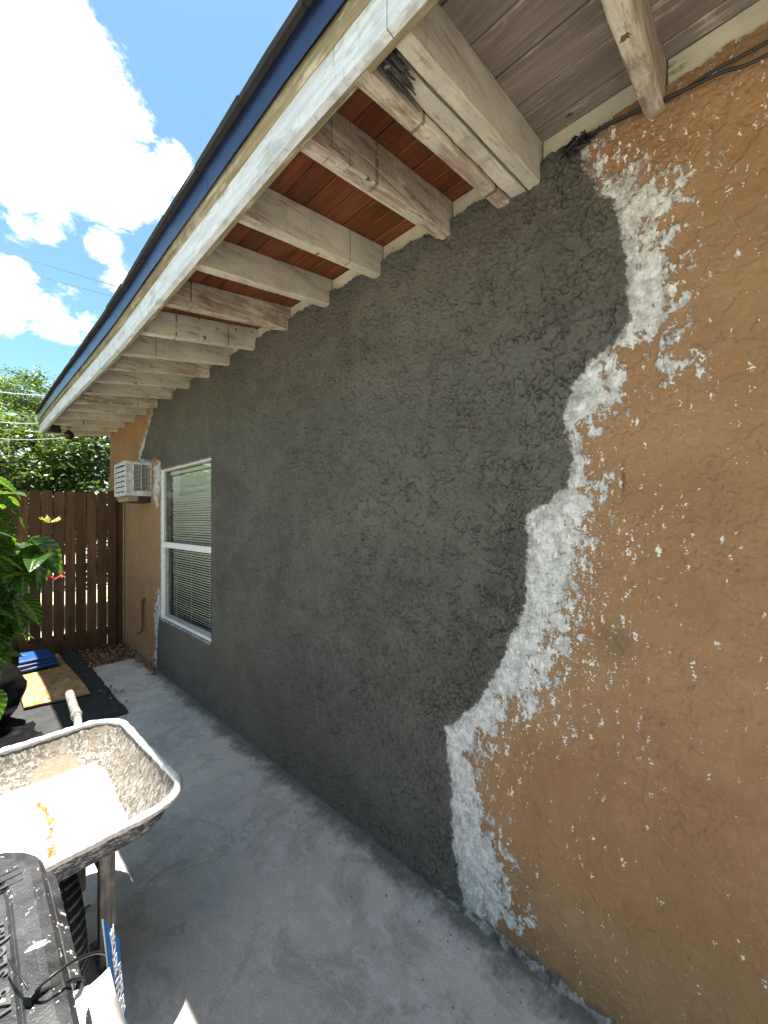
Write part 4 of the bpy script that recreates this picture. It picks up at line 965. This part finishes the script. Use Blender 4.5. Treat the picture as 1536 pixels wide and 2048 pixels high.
# ------------------------------------------------------------------ hang tag and its cable tie
A_ = Vector((-1.205, .626, .980)); B_ = Vector((-1.180, .660, .912)); D_ = Vector((-1.172, .662, .775)); E_ = Vector((-1.196, .622, .870))
A2 = A_; e_t = (E_-A_)
nrm = (B_-A_).cross(E_-A_).normalized()
rd = ray(252, 2048); D_ = CAM+rd*((A_-CAM).dot(nrm)/rd.dot(nrm))
if nrm.dot(CAM-A_) < 0: nrm = -nrm
ht = thing('hang_tag', 'blue and white printed hang tag tied to the black bin lid', 'tag', tuple(A_))
poly = [A_, B_, D_, E_]
def card(poly_, th, name, m, parent, base):
    n_ = (poly_[1]-poly_[0]).cross(poly_[2]-poly_[0]).normalized(); k = len(poly_)
    vs = [p-base+n_*th/2 for p in poly_]+[p-base-n_*th/2 for p in poly_]
    return MB().add(vs, [tuple(range(k)), tuple(range(2*k-1, k-1, -1))]+[(i, i+k, (i+1) % k+k, (i+1) % k) for i in range(k)]).build(name, m, parent)
card(poly, .0016, 'card_core', M_card, ht, A_)
cc = sum((p for p in poly), Vector())/4
ins = [cc+(p-cc)*.965+nrm*.0013 for p in poly]
card(ins, .0008, 'blue_face', M_blue, ht, A_)
up = (A_-E_).normalized(); lft = nrm.cross(up)              # letters run up the tag, their tops towards the tie
if lft.dot(A_-B_) < 0: lft = -lft
R3 = Matrix((up, lft, up.cross(lft))).transposed().to_4x4()
p0 = D_+(B_-D_)*.14+(E_-D_).normalized()*.0-A_
sgn = 1 if up.cross(lft).dot(nrm) > 0 else -1
def puttext(tx, size, along, inn):
    pos = (D_-A_)+(B_-D_)*along+lft*inn+nrm*.0022
    text_mesh('tag_text', tx, size, .0002, M_card, ht, Matrix.Translation(pos) @ R3, .0004)
puttext('KNOW BEFORE', .0185, .22, .0125)
puttext('YOU THROW', .0115, .20, .0035)
# white leaf of the tag, lying out from the bin rim
wq = [[at_z(145, 1986, .975), at_z(178, 1972, .960), at_z(203, 1950, .94), at_z(216, 1936, .925)],
      [at_z(151, 2015, .972), at_z(185, 2010, .95), at_z(213, 2005, .905), at_z(232, 2000, .89)],
      [at_z(158, 2060, .97), at_z(195, 2060, .942), at_z(228, 2060, .885), at_z(256, 2060, .865)],
      [at_z(172, 2140, .935), at_z(212, 2140, .91), at_z(245, 2140, .87), at_z(275, 2140, .845)]]
b = MB(); vs = [p-A_ for r in wq for p in r]; fs = [(r*4+k, r*4+k+1, r*4+k+5, r*4+k+4) for r in range(3) for k in range(3)]
o = b.add(vs, fs).build('white_leaf', M_card, ht, smooth=True)
sm = o.modifiers.new('thick', 'SOLIDIFY'); sm.thickness = .0018
b = MB()
for q in (.62, .78):
    for k in range(14):
        t = k/14*2.2+.25; r = int(min(t, 2)); f = t-r
        def pt(u, tt):
            r_ = int(min(tt, 2)); f_ = tt-r_; a = wq[r_][2].lerp(wq[r_][3], (u-.667)/.333) if u > .667 else wq[r_][1].lerp(wq[r_][2], (u-.333)/.333)
            c_ = wq[r_+1][2].lerp(wq[r_+1][3], (u-.667)/.333) if u > .667 else wq[r_+1][1].lerp(wq[r_+1][2], (u-.333)/.333)
            return a.lerp(c_, f_)-A_+Vector((0, -.001, .0022))
        b.add([pt(q, t), pt(q+.05, t), pt(q+.05, t+.10), pt(q, t+.10)], [(0, 1, 2, 3)])
b.build('small_print', M_print, ht)
kn = at_z(64, 1990, 1.008)
zt = thing('cable_tie', 'black cable tie with square head holding the tag on the bin lid', 'cable tie', tuple(kn))
def strap(pts, r=.0016):
    Q = []; P_ = [Vector(p) for p in pts]
    for i in range(len(P_)-1):
        p0_, p1, p2, p3 = P_[max(i-1, 0)], P_[i], P_[i+1], P_[min(i+2, len(P_)-1)]
        for k in range(8):
            t = k/8; Q.append(.5*((2*p1)+(p2-p0_)*t+(2*p0_-5*p1+4*p2-p3)*t*t+(3*p1-p0_-3*p2+p3)*t**3)-kn)
    Q.append(P_[-1]-kn); return MB().tube(Q, r, 6)
tagp = at_z(211, 1908, .925)
strap([kn, at_z(100, 1955, 1.022), at_z(150, 1921, 1.012), at_z(190, 1906, .965), tagp, at_z(218, 1925, .912)], .0017).build('strap', M_kraft, zt, smooth=True)
strap([kn, at_z(45, 1960, 1.016), at_z(18, 1920, 1.012)], .0011).build('tail', M_kraft, zt, smooth=True)
strap([kn, at_z(95, 1978, 1.003), at_z(140, 1962, .99), at_z(165, 1958, .95)], .0022).build('strap', M_kraft, zt, smooth=True)
MB().box((-.006, -.0045, -.005), (.006, .0045, .005), M=Matrix.Rotation(.7, 4, 'Z')).build('head', M_kraft, zt, bevel=.001)

# ------------------------------------------------------------------ big-leaved shrub
shrub = thing('leafy_shrub', 'big-leaved green shrub with deep veins and red flower sprig at left', 'shrub', (-1.42, 3.15, 0))
def leafmesh(L, Wd_, nv=9, droop=.25):
    nu, nw = nv*4, 10; vs = []; vein = []; tint = []; fs = []
    for i in range(nu+1):
        u = i/nu; half = Wd_*(math.sin(math.pi*u**.8)**.8)*(1-.15*u) if 0 < u < 1 else .0008
        for j in range(nw+1):
            q = -1+2*j/nw; ph = (u*nv-abs(q)*1.5)
            rip = .5+.5*math.cos(2*math.pi*ph)
            z = -droop*L*u*u + .055*L*abs(q)*half/Wd_ + .028*L*rip*abs(q)**.5*(half/Wd_) + .02*L*nz(u*3, q*1.5, L*9)
            vs.append((u*L, q*half, z)); vein.append(max(0, 1-abs(((ph+.5) % 1)-.5)*5) if abs(q) > .09 else 1); tint.append(.5+.4*nz(u*3, q*2, L))
    for i in range(nu):
        for j in range(nw): a = i*(nw+1)+j; fs.append((a, a+nw+1, a+nw+2, a+1))
    me = bpy.data.meshes.new('leaf'); me.from_pydata(vs, [], fs); me.materials.append(M_leaf)
    me.attributes.new('vein', 'FLOAT', 'POINT').data.foreach_set('value', vein); me.attributes.new('tint', 'FLOAT', 'POINT').data.foreach_set('value', tint)
    me.polygons.foreach_set('use_smooth', [True]*len(me.polygons)); return me
LM = [leafmesh(.24, .068, 9, .35), leafmesh(.21, .072, 8, .5), leafmesh(.26, .070, 10, .28), leafmesh(.17, .056, 7, .6)]
SB = Vector((-1.42, 3.15, 0))
def put_leaf(p, d, roll, mi, sc=1.0, m=None):
    tip_ = Vector(p)+Vector(d).normalized()*[.24, .21, .26, .17][mi]*sc
    if m is None and tip_.x > -1.02: return None
    o = link('leaf', LM[mi], shrub); d = Vector(d).normalized(); up_ = Vector((0, 0, 1)); sd = up_.cross(d)
    if sd.length < 1e-3: sd = Vector((0, 1, 0))
    sd.normalize(); nn = d.cross(sd); M3 = Matrix((d, sd, nn)).transposed() @ Matrix.Rotation(roll, 3, 'X')
    o.matrix_local = Matrix.Translation(Vector(p)-SB) @ M3.to_4x4() @ Matrix.Scale(sc, 4); return o
stems = [[(-1.42, 3.15, 0), (-1.40, 3.12, .5), (-1.33, 3.08, .95), (-1.27, 3.05, 1.35), (-1.24, 3.0, 1.62)],
         [(-1.42, 3.15, .3), (-1.36, 3.10, .75), (-1.22, 3.05, 1.05), (-1.10, 3.02, 1.20), (-1.025, 3.0, 1.36)],
         [(-1.42, 3.15, .1), (-1.36, 3.2, .5), (-1.25, 3.2, .85), (-1.14, 3.2, .98)],
         [(-1.42, 3.15, .2), (-1.55, 3.2, .8), (-1.62, 3.25, 1.3), (-1.6, 3.2, 1.7)],
         [(-1.42, 3.15, .0), (-1.45, 3.0, .6), (-1.38, 2.9, 1.05), (-1.30, 2.85, 1.45)]]
for st in stems:
    MB().tube(st, [.013*(1-.7*i/(len(st)-1)) for i in range(len(st))], 7).build('stem', M_twig, shrub, smooth=True)
    for i in range(len(st)-1):
        a, b_ = Vector(st[i]), Vector(st[i+1])
        if i == 0: continue
        for k in range(13):
            p = a.lerp(b_, (k+.3)/13); ang = random.uniform(0, 6.28)
            put_leaf(p, (math.cos(ang), math.sin(ang), random.uniform(-.75, .25)), random.uniform(-.5, .5), random.randrange(4), random.uniform(.75, 1.1))
    e_ = Vector(st[-1])
    for k in range(5): ang = k*1.26+random.random(); put_leaf(e_, (math.cos(ang), math.sin(ang), random.uniform(.0, .5)), 0, random.randrange(4), random.uniform(.7, 1.0))
# the leaves that show best in the photograph
def pl(px_, py_, y, px2, py2, y2, roll, mi):
    a = at_y(px_, py_, y); c_ = at_y(px2, py2, y2); L0 = [.24, .21, .26, .17][mi]
    put_leaf(a, c_-a, roll, mi, (c_-a).length/L0, True)
pl(-18, 955, 3.0, 58, 985, 2.95, -.5, 0); pl(-20, 985, 3.0, 74, 1042, 2.9, -.6, 2); pl(-15, 1020, 3.0, 42, 1072, 2.95, .4, 1)
pl(62, 1075, 3.0, 120, 1135, 2.9, .9, 1); pl(60, 1078, 3.0, 90, 1120, 2.95, -.7, 3); pl(45, 1090, 3.0, 45, 1160, 2.95, 0, 1); pl(-20, 1100, 2.95, 32, 1150, 2.85, .3, 2)
pl(65, 1085, 3.0, 88, 1170, 2.9, .2, 1); pl(0, 1140, 3.0, 30, 1210, 2.9, .5, 2); pl(20, 1195, 3.1, 52, 1250, 3.0, .3, 1); pl(60, 1100, 3.1, 75, 1190, 3.05, -.4, 1)
pl(-25, 1380, 2.5, 16, 1437, 2.45, .4, 3)
# young tip leaves and red bracts
def small(pos, n_, m, name, L, spread):
    b = MB()
    for k in range(n_):
        a = random.uniform(0, 6.28); d = Vector((math.cos(a), math.sin(a), random.uniform(.1, 1.2))).normalized(); sd = d.cross(Vector((0, 0, 1))).normalized(); p = Vector(pos)-SB+d*spread*random.random()
        l = L*random.uniform(.6, 1.1); nn = d.cross(sd)
        b.add([p, p+d*l*.5+sd*l*.22+nn*l*.06, p+d*l, p+d*l*.5-sd*l*.22+nn*l*.06, p+d*l*.5-nn*l*.03], [(0, 1, 4), (1, 2, 4), (2, 3, 4), (3, 0, 4)])
    o = b.build(name, m, shrub); o['kind'] = 'stuff'; return o
small(at_y(100, 1046, 3.0), 16, M_leafy, 'young_leaves', .06, .02); small(at_y(8, 1057, 3.0), 14, M_leafy, 'young_leaves', .06, .03)
small(at_y(108, 1160, 3.1), 30, M_flower, 'red_flower', .045, .05)

# ------------------------------------------------------------------ trees behind the fence
def tree(name, label, base, height, crown, n, m, lean=0, seed=0, leafs=(.05, .11)):
    t = thing(name, label, 'tree', (base[0], base[1], -.1), 0, 'trees behind the fence')
    r = random.Random(seed); b = MB(); tip = Vector((lean, 0, height*.8))
    b.tube([(0, 0, 0), (lean*.2, .03, height*.25), (lean*.6, -.05, height*.5), tip], [.13, .11, .075, .02], 9)
    limbs = []
    for k in range(16):
        h = r.uniform(.18, .75)*height; a = r.uniform(0, 6.28); L = r.uniform(.6, 1.0)*crown[0]
        s0 = Vector((lean*h/height, 0, h)); e1 = s0+Vector((math.cos(a)*L*.5, math.sin(a)*L*.5, L*.25)); e2 = s0+Vector((math.cos(a)*L, math.sin(a)*L, L*.55))
        b.tube([s0, e1, e2], [.04, .025, .008], 6); limbs.append((s0, e1, e2))
    b.build('trunk', M_bark, t, smooth=True)
    g_ = np.random.default_rng(seed+5); K = 150
    cent = []
    for k in range(K):
        if k % 3 == 0: L_ = limbs[k % len(limbs)]; c_ = np.array(L_[2])+g_.normal(size=3)*.25
        else:
            d = g_.normal(size=3); d /= np.linalg.norm(d); rr = .55+.5*g_.random()
            c_ = np.array([d[0]*crown[0]*rr, d[1]*crown[1]*rr, height*.55+d[2]*crown[2]*rr])
        cent.append((c_, .22+.30*g_.random(), g_.random()))
    def fn(i):
        c_, rad, tt = cent[int(g_.random()*K)]
        d = g_.normal(size=3); d /= np.linalg.norm(d); p = c_+d*rad*(.35+.65*g_.random())*np.array([1, 1, .62])
        n_ = d*.5+np.array([0, 0, .8])+g_.normal(size=3)*.45; u = np.cross(n_, g_.normal(size=3)); u /= np.linalg.norm(u)+1e-9; v_ = np.cross(n_, u); v_ /= np.linalg.norm(v_)+1e-9
        return p, u, v_, g_.uniform(*leafs), tt*.7+.3*g_.random()
    o = link('crown', cards(n, fn, 1, m, 'crown', .5), t); return t
tree('leafy_tree', 'yellow-green tree rising left of the eave end behind the fence', (-2.3, 9.6), 4.1, (1.5, 1.2, 1.9), 26000, M_tl[1], .2, 3)
tree('leafy_tree', 'mid-green tree filling the gap between eave and fence top', (-.75, 8.9), 3.7, (1.2, 1.0, 1.5), 26000, M_tl[0], -.1, 11)
tree('leafy_tree', 'dark shaded tree right behind the house corner', (.65, 8.6), 3.9, (1.2, 1.0, 1.7), 26000, M_tl[2], .1, 23)
tree('leafy_tree', 'tall feathery tree whose top touches the roof edge', (-.1, 13.5), 5.7, (1.7, 1.5, 2.6), 24000, M_tl[0], .1, 31)
tree('leafy_tree', 'broad pale tree farthest left along the skyline', (-3.2, 13.5), 4.9, (2.2, 1.5, 2.4), 24000, M_tl[1], -.3, 47)
tree('leafy_tree', 'dark bushy tree low behind the left part of the fence', (-2.4, 8.3), 3.2, (1.0, .8, 1.0), 16000, M_tl[2], .0, 53)
tree('leafy_tree', 'round green tree outside the left of the yard', (-6.2, 9.5), 5.0, (2.0, 1.6, 2.2), 20000, M_tl[0], .0, 61)
# ------------------------------------------------------------------ overhead wires
def wire(pa, pb_, ya, yb, r, label, m):
    a = at_y(*pa, ya); b_ = at_y(*pb_, yb); d = b_-a; A0 = a-d*1.6; B0 = b_+d*.5; pts = []
    for k in range(25):
        t = k/24; p = A0.lerp(B0, t); p.z -= .10*4*t*(1-t)-.10*.8; pts.append(p)
    tag(MB().tube(pts, r, 5).build('overhead_wire', m), label, 'wire', 'overhead wires')
wire((0, 498), (250, 580), 14, 15, .009, 'highest thin dark wire crossing the lower clouds', M_wire)
wire((0, 528), (235, 597), 14, 15, .007, 'second thin dark wire just below the highest one', M_wire)
wire((0, 739), (110, 757), 15, 15.5, .006, 'thin wire skimming the tree tops', M_wire)
wire((0, 781), (105, 795), 7.2, 7.2, .0065, 'upper pale cable in front of the trees', M_wirel)
wire((0, 841), (80, 850), 7.2, 7.2, .0065, 'middle pale cable running to the eave corner', M_wirel)
wire((0, 874), (95, 882), 7.0, 7.0, .005, 'lowest thin pale cable in front of the trees', M_wirel)
